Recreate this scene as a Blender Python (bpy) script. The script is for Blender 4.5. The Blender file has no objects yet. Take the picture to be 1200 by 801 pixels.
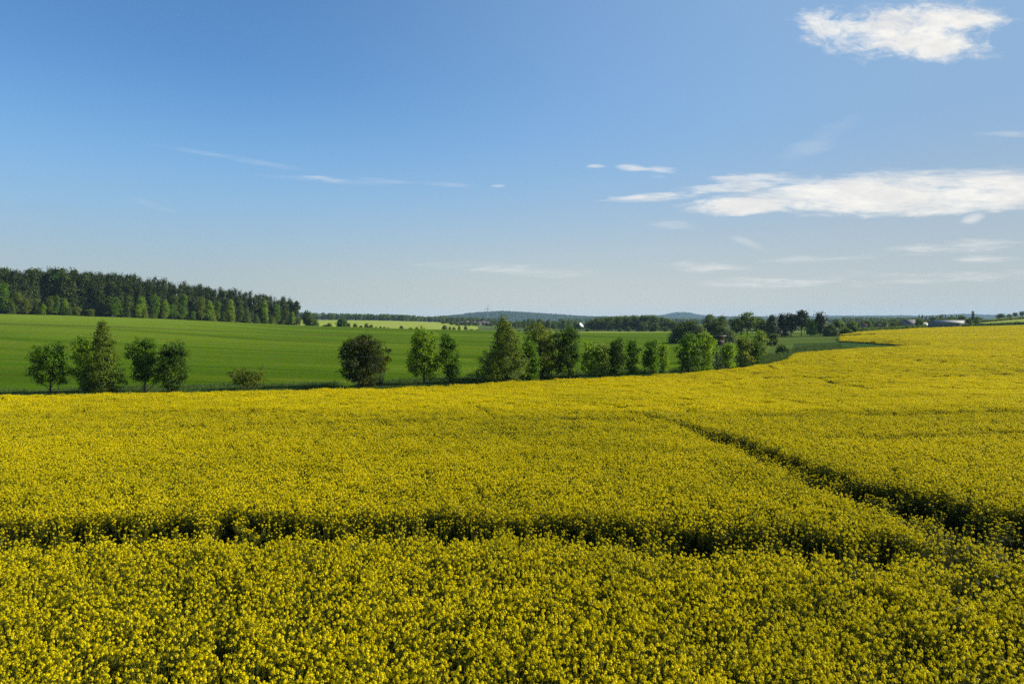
import bpy, math, random
import numpy as np
from mathutils import Vector

R = math.radians
scene = bpy.context.scene
COL = scene.collection

# ------------------------------------------------------------------ camera, sun, sky, exposure
F = 850.0                  # focal length in pixels of a 1200 px wide frame
HOR = 371.0                # picture row of the horizon
CAM_Z = 8.0
cam_d = bpy.data.cameras.new('camera')
cam = bpy.data.objects.new('camera', cam_d); COL.objects.link(cam)
cam.location = (0, 0, CAM_Z); cam.rotation_euler = (R(90), 0, 0)
cam_d.sensor_width = 36.0; cam_d.lens = 36.0 * F / 1200.0
cam_d.shift_y = -(400.5 - HOR) / 1200.0
cam_d.clip_start = 0.1; cam_d.clip_end = 60000
scene.camera = cam

SUN_AZ, SUN_EL = 77.0, 27.0      # degrees to the right of the view direction, above the horizon
sd = bpy.data.lights.new('sun', 'SUN'); sd.energy = 5.0; sd.angle = R(0.5); sd.color = (1.0, 0.92, 0.78)
sun = bpy.data.objects.new('sun', sd); COL.objects.link(sun)
sdir = Vector((math.sin(R(SUN_AZ)) * math.cos(R(SUN_EL)), math.cos(R(SUN_AZ)) * math.cos(R(SUN_EL)), math.sin(R(SUN_EL))))
sun.rotation_euler = sdir.to_track_quat('Z', 'Y').to_euler()

scene.view_settings.view_transform = 'Standard'
scene.view_settings.look = 'None'
EXPOSURE = 0.85
scene.view_settings.exposure = EXPOSURE
scene.view_settings.gamma = 1.0
scene.render.engine = 'CYCLES'
scene.cycles.max_bounces = 6
scene.cycles.transparent_max_bounces = 6
scene.cycles.volume_bounces = 0
scene.cycles.use_denoising = False

world = bpy.data.worlds.new('World'); scene.world = world; world.use_nodes = True
SKY_STRENGTH = 0.058


class NT:
    """small helper to write node trees as formulas"""
    def __init__(s, nt): s.nt = nt
    def n(s, t, **k):
        nd = s.nt.nodes.new(t)
        for a, b in k.items(): setattr(nd, a, b)
        return nd
    def put(s, sock, v):
        if isinstance(v, bpy.types.NodeSocket): s.nt.links.new(v, sock)
        else: sock.default_value = v
    def m(s, op, a, b=None, c=None, clamp=False):
        nd = s.n('ShaderNodeMath', operation=op, use_clamp=clamp)
        s.put(nd.inputs[0], a)
        if b is not None: s.put(nd.inputs[1], b)
        if c is not None: s.put(nd.inputs[2], c)
        return nd.outputs[0]
    def sm(s, v, a, b, lo=0.0, hi=1.0):
        nd = s.n('ShaderNodeMapRange', interpolation_type='SMOOTHSTEP')
        s.put(nd.inputs[0], v); s.put(nd.inputs[1], a); s.put(nd.inputs[2], b); s.put(nd.inputs[3], lo); s.put(nd.inputs[4], hi)
        return nd.outputs[0]
    def xyz(s, x, y, z):
        nd = s.n('ShaderNodeCombineXYZ')
        for i, v in enumerate((x, y, z)): s.put(nd.inputs[i], v)
        return nd.outputs[0]
    def noise(s, vec, scale, detail=4.0, rough=0.55, dist=0.0):
        nd = s.n('ShaderNodeTexNoise')
        s.put(nd.inputs['Vector'], vec); s.put(nd.inputs['Scale'], scale); s.put(nd.inputs['Detail'], detail)
        s.put(nd.inputs['Roughness'], rough); s.put(nd.inputs['Distortion'], dist)
        return nd.outputs[0]
    def mix(s, f, a, b, blend='MIX'):
        nd = s.n('ShaderNodeMix', data_type='RGBA', blend_type=blend)
        s.put(nd.inputs[0], f); s.put(nd.inputs[6], a); s.put(nd.inputs[7], b)
        return nd.outputs[2]


def c4(c): return (c[0], c[1], c[2], 1.0)


def build_sky():
    nt = world.node_tree; nt.nodes.clear(); h = NT(nt)
    sky = h.n('ShaderNodeTexSky', sky_type='NISHITA', sun_disc=False)
    sky.sun_elevation = R(SUN_EL); sky.sun_rotation = R(SUN_AZ)
    sky.altitude = 300; sky.air_density = 1.0; sky.dust_density = 0.4; sky.ozone_density = 2.2
    tc = h.n('ShaderNodeTexCoord')
    sp = h.n('ShaderNodeSeparateXYZ'); nt.links.new(tc.outputs['Generated'], sp.inputs[0])
    x, y, z = sp.outputs
    ys = h.m('MAXIMUM', y, 0.02)
    a = h.m('DIVIDE', x, ys); b = h.m('DIVIDE', z, ys)       # position on the sky: sideways and upward slope
    front = h.sm(y, 0.05, 0.3)
    def lin(c):                                             # wanted look of clouds and horizon air, scaled to the sky's units
        k = SKY_STRENGTH * 2 ** EXPOSURE
        return (c[0] / k, c[1] / k, c[2] / k, 1)
    col = h.mix(1.0, sky.outputs[0], (.82, 1.25, 1.58, 1), 'MULTIPLY')
    col = h.mix(h.m('MULTIPLY', h.sm(z, 0.32, 0.08), 0.75), col, lin((0.265, 0.475, 0.715)))   # paler lower down
    # tired air near the horizon
    hz = h.sm(z, 0.42, 0.0)
    hz = h.m('MULTIPLY', h.m('POWER', hz, 5.5), 0.97)
    warm = h.sm(a, -0.6, 0.8)
    hc = h.mix(warm, lin((0.465, 0.525, 0.505)), lin((0.78, 0.76, 0.66)))
    col = h.mix(hz, col, hc)
    # pale veil low on the right
    sv = h.m('MULTIPLY', h.sm(a, -0.45, 0.68), 0.92)
    col = h.mix(sv, col, h.mix(h.sm(z, 0.0, 0.26), lin((0.50, 0.565, 0.575)), lin((0.285, 0.45, 0.665))))
    def nz(sx, seed, big, small, w, det=6.0):
        v = h.xyz(h.m('MULTIPLY', a, sx), b, seed)
        A = h.noise(v, big, 5.0, 0.6, 0.4); B = h.noise(v, small, det, 0.68, 0.6)
        return h.m('ADD', h.m('MULTIPLY', A, 1 - w), h.m('MULTIPLY', B, w * 1.0))
    n1 = nz(0.20, 3.7, 24.0, 85.0, .36)                      # streaked sheets
    n2 = nz(0.48, 9.1, 20.0, 62.0, .42, 7.0)                 # ragged heaps
    n3 = nz(0.12, 1.3, 40.0, 160.0, .5)                      # thin streaks
    def blob(px, py, rx, ry, rot, op, noise, k, soft=0.5, tilt=0.0):
        ca, cb = (px - 600) / F, (HOR - py) / F
        da = h.m('SUBTRACT', a, ca); db = h.m('SUBTRACT', b, cb)
        cr, sr = math.cos(R(rot)), math.sin(R(rot))
        u = h.m('ADD', h.m('MULTIPLY', da, cr * F / rx), h.m('MULTIPLY', db, sr * F / rx))
        v = h.m('ADD', h.m('MULTIPLY', da, -sr * F / ry), h.m('MULTIPLY', db, cr * F / ry))
        r2 = h.m('ADD', h.m('MULTIPLY', u, u), h.m('MULTIPLY', v, v))
        d = h.m('ADD', h.m('SUBTRACT', 1.0, r2), h.m('MULTIPLY', h.m('SUBTRACT', noise, 0.5), k * 2.9))
        return h.m('MULTIPLY', h.sm(d, -.2, soft * 2.0), op)
    def union(L):
        o = L[0]
        for q in L[1:]: o = h.m('SUBTRACT', h.m('ADD', o, q), h.m('MULTIPLY', o, q))
        return o
    # thin veils
    thin = union([
        blob(285, 187, 100, 4, -10, .19, n3, 2.0, 1.3), blob(230, 178, 60, 3, -9, .16, n3, 2.4, 1.3), blob(378, 209, 28, 3, -6, .5, n3, 1.8, 1.1),
        blob(345, 208, 60, 3, -3, .22, n3, 2.2, 1.3), blob(525, 216.5, 34, 3, -4, .34, n3, 2.4, 1.3), blob(584, 218, 9, 2, 0, .5, n3, 1.6, 1.1),
        blob(455, 212, 34, 3, -6, .20, n3, 2.5, 1.3), blob(410, 213, 60, 4, -4, .14, n3, 2.5, 1.4),
        blob(955, 168, 60, 14, 30, .20, n1, 2.4, 1.4), blob(1140, 205, 150, 12, 3, .62, n3, 2.4, 1.2),
        blob(820, 312, 50, 7, -3, .55, n3, 2.6, 1.2), blob(960, 302, 80, 5, 2, .55, n3, 2.4, 1.2), blob(1120, 289, 110, 8, 4, .62, n3, 2.6, 1.2),
        blob(1152, 304, 40, 5, 0, .6, n3, 2.0, 1.1), blob(900, 331, 90, 6, 0, .5, n3, 3.0, 1.3), blob(1080, 326, 170, 9, 1, .55, n3, 3.0, 1.3),
        blob(560, 312, 70, 7, -2, .38, n3, 3.0, 1.3), blob(640, 320, 100, 7, -3, .40, n3, 3.0, 1.3), blob(785, 263, 30, 6, -3, .45, n3, 2.2, 1.2),
        blob(1180, 158, 40, 6, 0, .30, n3, 2.6, 1.0), blob(180, 240, 30, 5, -15, .12, n3, 2.2, 1.2),
    ])
    thin = h.m('MULTIPLY', thin, front)
    col = h.mix(thin, col, lin((0.88, 0.875, 0.84)))
    thick = union([
        blob(1045, 38, 118, 35, 2, 1.0, n2, 2.0, .75), blob(1110, 18, 75, 22, -4, .95, n2, 2.2, .8), blob(1000, 30, 82, 16, 8, .8, n2, 2.4, .8),
        blob(1150, 22, 40, 9, -5, .75, n1, 2.6, .8), blob(1090, 58, 80, 16, -2, .9, n2, 2.0, .7),
        blob(1010, 231, 205, 23, 0, .92, n1, 2.0, .7), blob(1120, 224, 200, 28, 3, .95, n1, 1.8, .75), blob(1230, 222, 120, 30, 2, .95, n1, 1.8, .75),
        blob(870, 241, 75, 11, 1, .95, n1, 2.4, .6), blob(880, 208, 50, 7, 2, .7, n3, 2.4, .8), blob(770, 231, 60, 5, 3, .75, n3, 2.6, .8),
        blob(852, 220, 60, 6, 4, .65, n3, 2.6, .9),
        blob(740, 197, 20, 5, -4, .85, n1, 1.7, .8), blob(776, 200, 28, 5, -3, .75, n1, 2.2, .9), blob(768, 207, 18, 4, 0, .6, n1, 2.2, .9), blob(699, 195, 13, 3, 0, .75, n1, 1.6, .8),
        blob(879, 285, 24, 6, -18, .65, n1, 1.6, 1.1), blob(1140, 256, 16, 6, 15, .7, n2, 1.6, .9),
    ])
    thick = h.m('MULTIPLY', thick, front)
    shade = h.sm(h.noise(h.xyz(h.m('MULTIPLY', a, 0.35), b, 5.5), 30.0, 5.0, 0.6), 0.35, 0.62)
    cc = h.mix(shade, lin((0.80, 0.80, 0.79)), lin((0.99, 0.96, 0.90)))
    col = h.mix(thick, col, cc)
    bg = h.n('ShaderNodeBackground'); nt.links.new(col, bg.inputs[0]); bg.inputs[1].default_value = SKY_STRENGTH
    out = h.n('ShaderNodeOutputWorld'); nt.links.new(bg.outputs[0], out.inputs[0])
build_sky()

# ------------------------------------------------------------------ basics
def tag(o, label=None, cat=None, group=None, kind=None):
    if label: o['label'] = label
    if cat: o['category'] = cat
    if group: o['group'] = group
    if kind: o['kind'] = kind
    return o

def mesh_np(name, verts, faces, mats, mat_idx=None, smooth=False):
    """verts (n,3), faces (m,k) with equal k"""
    verts = np.asarray(verts, dtype=np.float32); faces = np.asarray(faces, dtype=np.int32)
    me = bpy.data.meshes.new(name)
    k = faces.shape[1]
    me.vertices.add(len(verts)); me.vertices.foreach_set('co', verts.ravel())
    me.loops.add(faces.size); me.loops.foreach_set('vertex_index', faces.ravel())
    me.polygons.add(len(faces)); me.polygons.foreach_set('loop_start', np.arange(0, faces.size, k, dtype=np.int32))
    try: me.polygons.foreach_set('loop_total', np.full(len(faces), k, dtype=np.int32))
    except Exception: pass
    for m in mats: me.materials.append(m)
    if mat_idx is not None: me.polygons.foreach_set('material_index', np.asarray(mat_idx, dtype=np.int32))
    if smooth: me.polygons.foreach_set('use_smooth', np.ones(len(faces), dtype=bool))
    me.update(calc_edges=True); me.validate()
    return me

def link(name, data, parent=None, loc=None):
    o = bpy.data.objects.new(name, data); COL.objects.link(o)
    if parent: o.parent = parent
    if loc is not None: o.location = loc
    return o

class QB:
    """collects quads with a material slot"""
    def __init__(s): s.v = []; s.f = []; s.m = []; s.n = 0
    def add(s, V, Q, m=0):
        V = np.asarray(V, dtype=np.float64).reshape(-1, 3); Q = np.asarray(Q, dtype=np.int64).reshape(-1, 4)
        s.v.append(V); s.f.append(Q + s.n); s.m.append(np.full(len(Q), m)); s.n += len(V)
    def cards(s, P, m=0):                        # P (n,4,3)
        n = len(P)
        if n: s.add(P.reshape(-1, 3), np.arange(4 * n).reshape(-1, 4), m)
    def tube(s, pts, rad, sides=5, m=0):
        pts = np.asarray(pts, dtype=float); n = len(pts); V = []
        for i in range(n):
            t = pts[min(i + 1, n - 1)] - pts[max(i - 1, 0)]; t = t / (np.linalg.norm(t) + 1e-9)
            a = np.cross(t, (0.31, 0.87, 0.13)) if abs(t[2]) > 0.3 else np.cross(t, (0, 0, 1)); a /= np.linalg.norm(a) + 1e-9
            b = np.cross(t, a)
            for k in range(sides):
                q = 2 * math.pi * k / sides
                V.append(pts[i] + rad[i] * (math.cos(q) * a + math.sin(q) * b))
        Q = [(i * sides + k, i * sides + (k + 1) % sides, (i + 1) * sides + (k + 1) % sides, (i + 1) * sides + k) for i in range(n - 1) for k in range(sides)]
        s.add(V, Q, m)
    def box(s, c, d, m=0, rz=0.0):
        c = np.array(c); d = np.array(d) / 2.0
        V = np.array([(x, y, z) for z in (-1, 1) for y in (-1, 1) for x in (-1, 1)], dtype=float) * d
        ca, sa = math.cos(rz), math.sin(rz)
        V = np.stack([V[:, 0] * ca - V[:, 1] * sa, V[:, 0] * sa + V[:, 1] * ca, V[:, 2]], 1) + c
        s.add(V, [(0, 2, 3, 1), (4, 5, 7, 6), (0, 1, 5, 4), (2, 6, 7, 3), (0, 4, 6, 2), (1, 3, 7, 5)], m)
    def mesh(s, name, mats, smooth=False):
        return mesh_np(name, np.concatenate(s.v), np.concatenate(s.f), mats, np.concatenate(s.m), smooth)

def cards(centres, normals, w, l, rng, cup=0.0):
    """rhombic leaf quads at centres facing normals"""
    n = len(centres)
    nn = normals / (np.linalg.norm(normals, axis=1, keepdims=True) + 1e-9)
    r = rng.normal(size=(n, 3)); a = np.cross(nn, r); a /= np.linalg.norm(a, axis=1, keepdims=True) + 1e-9
    b = np.cross(nn, a)
    w = np.broadcast_to(w, (n,))[:, None]; l = np.broadcast_to(l, (n,))[:, None]
    return np.stack([centres - a * l, centres - b * w + nn * cup * w, centres + a * l, centres + b * w + nn * cup * w], 1)

# ------------------------------------------------------------------ materials
def new_mat(name):
    m = bpy.data.materials.new(name); m.use_nodes = True; m.node_tree.nodes.clear()
    h = NT(m.node_tree); out = h.n('ShaderNodeOutputMaterial')
    return m, h, out

def leaf_mat(name, col, col2=None, trans=0.35, var=0.5, tcol=None, inst=False, drift=None):
    m, h, out = new_mat(name)
    if inst: r = h.n('ShaderNodeObjectInfo').outputs['Random']
    g = h.n('ShaderNodeNewGeometry').outputs['Random Per Island']
    col2 = col2 or tuple(min(1, c * 1.7) for c in col)
    base = h.mix(g, c4(col), c4(col2))
    if inst:
        base = h.mix(h.m('MULTIPLY', r, var), base, c4((col[0] * .55, col[1] * .62, col[2] * .6)))
    if drift:                                                # riper and greener patches across the field
        ps = h.n('ShaderNodeNewGeometry').outputs['Position']
        d1 = h.m('ADD', h.m('MULTIPLY', h.noise(ps, .035, 4.0, .6), .6), h.m('MULTIPLY', h.noise(ps, .45, 3.0, .6), .4))
        base = h.mix(h.sm(d1, .42, .62, 0.0, .85), base, c4(drift))
    di = h.n('ShaderNodeBsdfPrincipled'); di.inputs['Roughness'].default_value = 0.55
    di.inputs['Specular IOR Level'].default_value = 0.06
    h.put(di.inputs['Base Color'], base)
    tr = h.n('ShaderNodeBsdfTranslucent')
    tc = tcol or (col2[0] * 1.25, col2[1] * 1.3, col2[2] * 0.7)
    h.put(tr.inputs['Color'], h.mix(0.6, base, c4(tc)))
    mx = h.n('ShaderNodeMixShader'); mx.inputs[0].default_value = trans
    h.nt.links.new(di.outputs[0], mx.inputs[1]); h.nt.links.new(tr.outputs[0], mx.inputs[2])
    h.nt.links.new(mx.outputs[0], out.inputs[0])
    return m

def plain_mat(name, col, col2=None, scale=3.0, rough=0.8, stretch=(1, 1, 1), metallic=0.0):
    m, h, out = new_mat(name)
    tc = h.n('ShaderNodeTexCoord').outputs['Object']
    mp = h.n('ShaderNodeMapping'); h.put(mp.inputs[0], tc); mp.inputs['Scale'].default_value = stretch
    nz = h.noise(mp.outputs[0], scale, 5.0, 0.6)
    col2 = col2 or tuple(c * 0.6 for c in col)
    p = h.n('ShaderNodeBsdfPrincipled'); p.inputs['Roughness'].default_value = rough; p.inputs['Metallic'].default_value = metallic
    p.inputs['Specular IOR Level'].default_value = 0.25
    h.put(p.inputs['Base Color'], h.mix(h.sm(nz, .3, .7), c4(col2), c4(col)))
    bp = h.n('ShaderNodeBump'); bp.inputs['Strength'].default_value = 0.4; h.put(bp.inputs['Height'], nz)
    h.nt.links.new(bp.outputs[0], p.inputs['Normal'])
    h.nt.links.new(p.outputs[0], out.inputs[0])
    return m

def field_mat(name, ca, cb, cc, rows=0.0, rowdir=0.0, rows_amt=0.3, patch=0.012, fine=0.9, dry=None):
    """ca main colour, cb patch colour, cc fine colour"""
    m, h, out = new_mat(name)
    tc = h.n('ShaderNodeNewGeometry').outputs['Position']
    sp = h.n('ShaderNodeSeparateXYZ'); h.put(sp.inputs[0], tc)
    X, Y, Z = sp.outputs
    cr, sr = math.cos(R(rowdir)), math.sin(R(rowdir))
    U = h.m('ADD', h.m('MULTIPLY', X, cr), h.m('MULTIPLY', Y, sr))      # across the rows
    V = h.m('SUBTRACT', h.m('MULTIPLY', Y, cr), h.m('MULTIPLY', X, sr))
    n_p = h.noise(h.xyz(X, Y, 0.0), patch, 5.0, 0.55)
    n_s = h.noise(h.xyz(h.m('MULTIPLY', U, 1.0), h.m('MULTIPLY', V, 0.02), 0.0), 0.16, 4.0, 0.7)
    n_f = h.noise(h.xyz(X, Y, 0.0), fine, 4.0, 0.75)
    col = h.mix(h.sm(n_p, .35, .65), c4(ca), c4(cb))
    col = h.mix(h.m('MULTIPLY', h.sm(n_s, .38, .66), rows_amt), col, c4(cc))
    n_b = h.noise(h.xyz(h.m('MULTIPLY', U, .045), h.m('MULTIPLY', V, .004), 2.0), 1.0, 3.0, .6)
    col = h.mix(h.m('MULTIPLY', h.sm(n_b, .42, .62), rows_amt), col, c4(tuple(q * .72 for q in ca)))
    col = h.mix(h.m('MULTIPLY', h.sm(n_f, .4, .75), .35), col, c4(tuple(q * .55 for q in ca)))
    if rows:                                                             # wheel tracks every `rows` metres
        fr = h.m('ABSOLUTE', h.m('SUBTRACT', h.m('FRACT', h.m('DIVIDE', U, rows)), 0.5))
        tr = h.sm(h.m('MULTIPLY', fr, rows), 1.3, 0.5)
        col = h.mix(h.m('MULTIPLY', tr, 0.55), col, c4((ca[0] * .75, ca[1] * .5, ca[2] * .6)))
    if dry:                                                              # brighter light on the slope painted in: yellower green towards the crest
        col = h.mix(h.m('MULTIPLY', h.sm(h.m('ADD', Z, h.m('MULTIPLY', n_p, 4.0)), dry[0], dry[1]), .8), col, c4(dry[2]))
    p = h.n('ShaderNodeBsdfPrincipled'); p.inputs['Roughness'].default_value = 0.75
    p.inputs['Specular IOR Level'].default_value = 0.0
    h.put(p.inputs['Base Color'], col)
    bp = h.n('ShaderNodeBump'); bp.inputs['Strength'].default_value = 0.7; bp.inputs['Distance'].default_value = 0.25
    h.put(bp.inputs['Height'], h.noise(h.xyz(X, Y, 0.0), 2.2, 5.0, 0.8)); h.nt.links.new(bp.outputs[0], p.inputs['Normal'])
    h.nt.links.new(p.outputs[0], out.inputs[0])
    return m

M = {}
M['soil'] = field_mat('crop_soil', (0.032, 0.030, 0.009), (0.042, 0.034, 0.012), (0.022, 0.026, 0.006), rows_amt=.2, patch=.3, fine=6.0)
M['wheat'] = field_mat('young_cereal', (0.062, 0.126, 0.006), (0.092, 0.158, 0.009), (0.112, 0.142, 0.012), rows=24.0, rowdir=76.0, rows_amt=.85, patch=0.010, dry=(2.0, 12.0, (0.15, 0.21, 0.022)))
M['pale'] = field_mat('pale_field', (0.25, 0.31, 0.045), (0.30, 0.30, 0.08), (0.18, 0.27, 0.03), rowdir=70.0, rows_amt=.5, patch=0.004, fine=.3)
M['meadow'] = field_mat('meadow_grass', (0.070, 0.115, 0.020), (0.10, 0.135, 0.030), (0.06, 0.095, 0.02), rowdir=80.0, rows_amt=.5, patch=0.02)
M['spit'] = field_mat('unripe_hollow', (0.040, 0.078, 0.020), (0.055, 0.095, 0.022), (0.035, 0.065, 0.015), rowdir=80.0, rows_amt=.5, patch=0.03)
M['valley'] = field_mat('valley_land', (0.09, 0.13, 0.035), (0.05, 0.085, 0.02), (0.13, 0.16, 0.05), rowdir=85.0, rows_amt=.5, patch=0.002, fine=.05)
M['bark'] = plain_mat('bark', (0.085, 0.065, 0.045), (0.035, 0.028, 0.02), 8.0, 0.9, (1, 1, .25))
M['birch_bark'] = plain_mat('birch_bark', (0.55, 0.53, 0.48), (0.12, 0.11, 0.1), 5.0, 0.8, (1, 1, 2.5))

# ------------------------------------------------------------------ terrain: height above the camera's level, by picture column and depth
KY = np.array([0, 25, 60, 95, 120, 150, 200, 250, 300, 350, 400, 450, 500, 600, 700, 900, 1400, 2000, 4000, 9000, 26000], dtype=float)
NEAR = [(0, -8), (25, -8), (60, -9.5), (95, -11.0), (120, -11.3)]
FARP = [(4000, -32), (9000, -40), (26000, -60)]
PROF = {
    -900: [(150, -8.5), (200, -4), (250, 0), (300, 3), (350, 5), (450, 7), (900, 8), (2000, -5)],
    -300: [(150, -9.5), (200, -6.0), (250, -2.5), (300, .8), (350, 3.2), (400, 4.5), (600, 6), (1400, 0), (2000, -15)],
    0: [(150, -10.3), (200, -8.0), (250, -5.0), (300, -2.0), (350, 0.8), (380, 1.9), (420, 2.4), (600, 3), (1400, -5), (2000, -18)],
    170: [(150, -10.6), (200, -8.8), (280, -5.2), (350, -2.3), (430, -0.3), (480, 0.0), (600, -1), (1400, -5), (2000, -20)],
    345: [(150, -10.8), (200, -9.7), (300, -8.1), (400, -6.7), (500, -5.9), (560, -6.3), (700, -10), (900, -11), (1400, -4.5), (2000, -20)],
    450: [(150, -11.0), (200, -10.2), (300, -9.2), (400, -7.7), (490, -7.4), (600, -10), (700, -12.5), (900, -12.4), (1400, -5.0), (2000, -20)],
    600: [(150, -11.2), (200, -10.7), (300, -10.1), (450, -9.7), (520, -10), (700, -15), (900, -16), (1400, -15.5), (2000, -20)],
    700: [(150, -11.3), (200, -11.2), (350, -11.6), (500, -11.9), (600, -13), (900, -17), (1500, -19), (2000, -22)],
    800: [(150, -11.3), (200, -11.6), (300, -12), (400, -12.2), (600, -13.2), (900, -17), (1500, -20), (2000, -23)],
    920: [(150, -11.2), (200, -11.5), (250, -11.6), (350, -11.8), (450, -12.2), (600, -13.5), (900, -17), (2000, -23)],
    1000: [(150, -11.1), (200, -10.9), (230, -10.6), (270, -10.9), (330, -10.6), (380, -9.9), (420, -9.8), (500, -11), (700, -13), (900, -16), (2000, -23)],
    1080: [(150, -11.2), (240, -10.65), (350, -9.4), (450, -8.2), (520, -8.4), (650, -10.5), (900, -14), (2000, -23)],
    1200: [(150, -11.2), (200, -10.9), (250, -10.4), (350, -9.0), (480, -7.0), (600, -4.2), (700, -1.6), (850, 1.6), (1000, 2.9), (1400, 2), (2000, -14)],
    1500: [(150, -10.8), (200, -10), (250, -9), (350, -7), (480, -4), (600, -.5), (850, 6), (1400, 8), (2000, -8)],
    2100: [(150, -10), (200, -8), (350, -3), (600, 4), (850, 9), (1400, 10), (2000, -5)],
}
UC = np.array(sorted(PROF), dtype=float)
_GU = np.arange(-900, 2101, 10.0); _GL = np.linspace(math.log(10), math.log(26000), 500)
_tab = np.zeros((len(UC), len(_GL)))
for i, u in enumerate(sorted(PROF)):
    p = NEAR + PROF[u] + FARP
    _tab[i] = np.interp(np.exp(_GL), [q[0] for q in p], [q[1] for q in p])
_T = np.stack([np.interp(_GU, UC, _tab[:, j]) for j in range(len(_GL))], 1)
def _blur(a, s, ax):
    k = np.exp(-0.5 * (np.arange(-3 * s, 3 * s + 1) / s) ** 2); k /= k.sum()
    pad = [(0, 0), (0, 0)]; pad[ax] = (3 * s, 3 * s)
    return np.apply_along_axis(lambda v: np.convolve(v, k, 'valid'), ax, np.pad(a, pad, 'edge'))
_T = _blur(_blur(_T, 4, 0), 5, 1)

def vnoise(x, y, seed=0):
    x = np.asarray(x, float); y = np.asarray(y, float)
    xi = np.floor(x).astype(np.int64); yi = np.floor(y).astype(np.int64); fx = x - xi; fy = y - yi
    fx = fx * fx * (3 - 2 * fx); fy = fy * fy * (3 - 2 * fy)
    def hsh(a, b):
        q = (a * 374761393 + b * 668265263 + seed * 974711) & 0xffffffff
        q = ((q ^ (q >> 13)) * 1274126177) & 0xffffffff
        return ((q ^ (q >> 16)) & 0xffff) / 65535.0
    return (hsh(xi, yi) * (1 - fx) + hsh(xi + 1, yi) * fx) * (1 - fy) + (hsh(xi, yi + 1) * (1 - fx) + hsh(xi + 1, yi + 1) * fx) * fy

def zrel(X, Y):
    X = np.asarray(X, float); Y = np.asarray(Y, float)
    Yc = np.maximum(Y, 10.0)
    u = np.clip(X / Yc * F + 600, -900, 2099.9); l = np.clip(np.log(Yc), _GL[0], _GL[-1] - 1e-6)
    a = (u + 900) / 10.0; b = (l - _GL[0]) / (_GL[1] - _GL[0])
    ai = a.astype(int); bi = b.astype(int); fa = a - ai; fb = b - bi
    ai1 = np.minimum(ai + 1, len(_GU) - 1); bi1 = np.minimum(bi + 1, len(_GL) - 1)
    z = (_T[ai, bi] * (1 - fa) + _T[ai1, bi] * fa) * (1 - fb) + (_T[ai, bi1] * (1 - fa) + _T[ai1, bi1] * fa) * fb
    amp = np.clip((Y - 15) / 60, 0, 1) * 0.25
    return z + amp * (vnoise(X / 17, Y / 17, 3) - .5)
def zg(X, Y): return zrel(X, Y) + CAM_Z
def at(px, Y):
    X = (px - 600) / F * Y
    return X, Y, float(zg(X, Y))

CROP_H = 1.35
def solve(px, py, dz=0.0, lo=14.0, hi=1500.0):
    """first depth at which land (raised by dz) reaches picture row py in column px"""
    Ys = np.exp(np.linspace(math.log(lo), math.log(hi), 1500)); Xs = (px - 600) / F * Ys
    rows = HOR - (zrel(Xs, Ys) + dz) / Ys * F
    k = np.argmax(rows <= py)
    return float(Ys[k])

# rape field limits
_ep = [(-300, 470), (0, 464.5), (150, 461), (300, 458), (450, 454.5), (600, 448), (700, 443), (800, 437.5), (860, 431.5), (900, 426.5), (926, 420), (932, 413.5), (960, 411), (1020, 407), (1086, 404)]
E_PX = np.array([q[0] for q in _ep], float); E_Y = np.array([solve(q[0], q[1], CROP_H) for q in _ep])
E_Y = np.maximum.accumulate(E_Y)
_tp = [(985, 397.0), (1020, 398.5), (1050, 400.5), (1086, 404.0)]
T_PX = np.array([q[0] for q in _tp], float); T_Y = np.array([solve(q[0], q[1], CROP_H) for q in _tp])
_fp = [(985, 392), (1000, 389.5), (1040, 386.5), (1080, 384.2), (1120, 382.8), (1200, 381.2), (1500, 378)]
F_PX = np.array([q[0] for q in _fp], float); F_Y = np.array([min(solve(q[0], q[1], CROP_H), 520) for q in _fp])
W_Y0, W_Y1 = solve(1000, 392.8, CROP_H), solve(1000, 391.2, CROP_H)
def in_crop(X, Y):
    px = X / np.maximum(Y, 1) * F + 600
    e = np.interp(px, E_PX, E_Y); t = np.interp(px, T_PX, T_Y); f = np.interp(px, F_PX, F_Y)
    jag = 1.0 + 0.012 * (vnoise(X / 3.0, Y / 3.0, 8) - .5)
    Yj = Y * jag
    first = Yj < e
    far = (px > 985) & (Yj > t) & (Yj < f) & ~((px < 1028) & (Yj > W_Y0) & (Yj < W_Y1))
    right = (px > 1086) & (Yj < f)
    return np.where(px > 1086, right, first | far) | (Y < 14)

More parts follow.
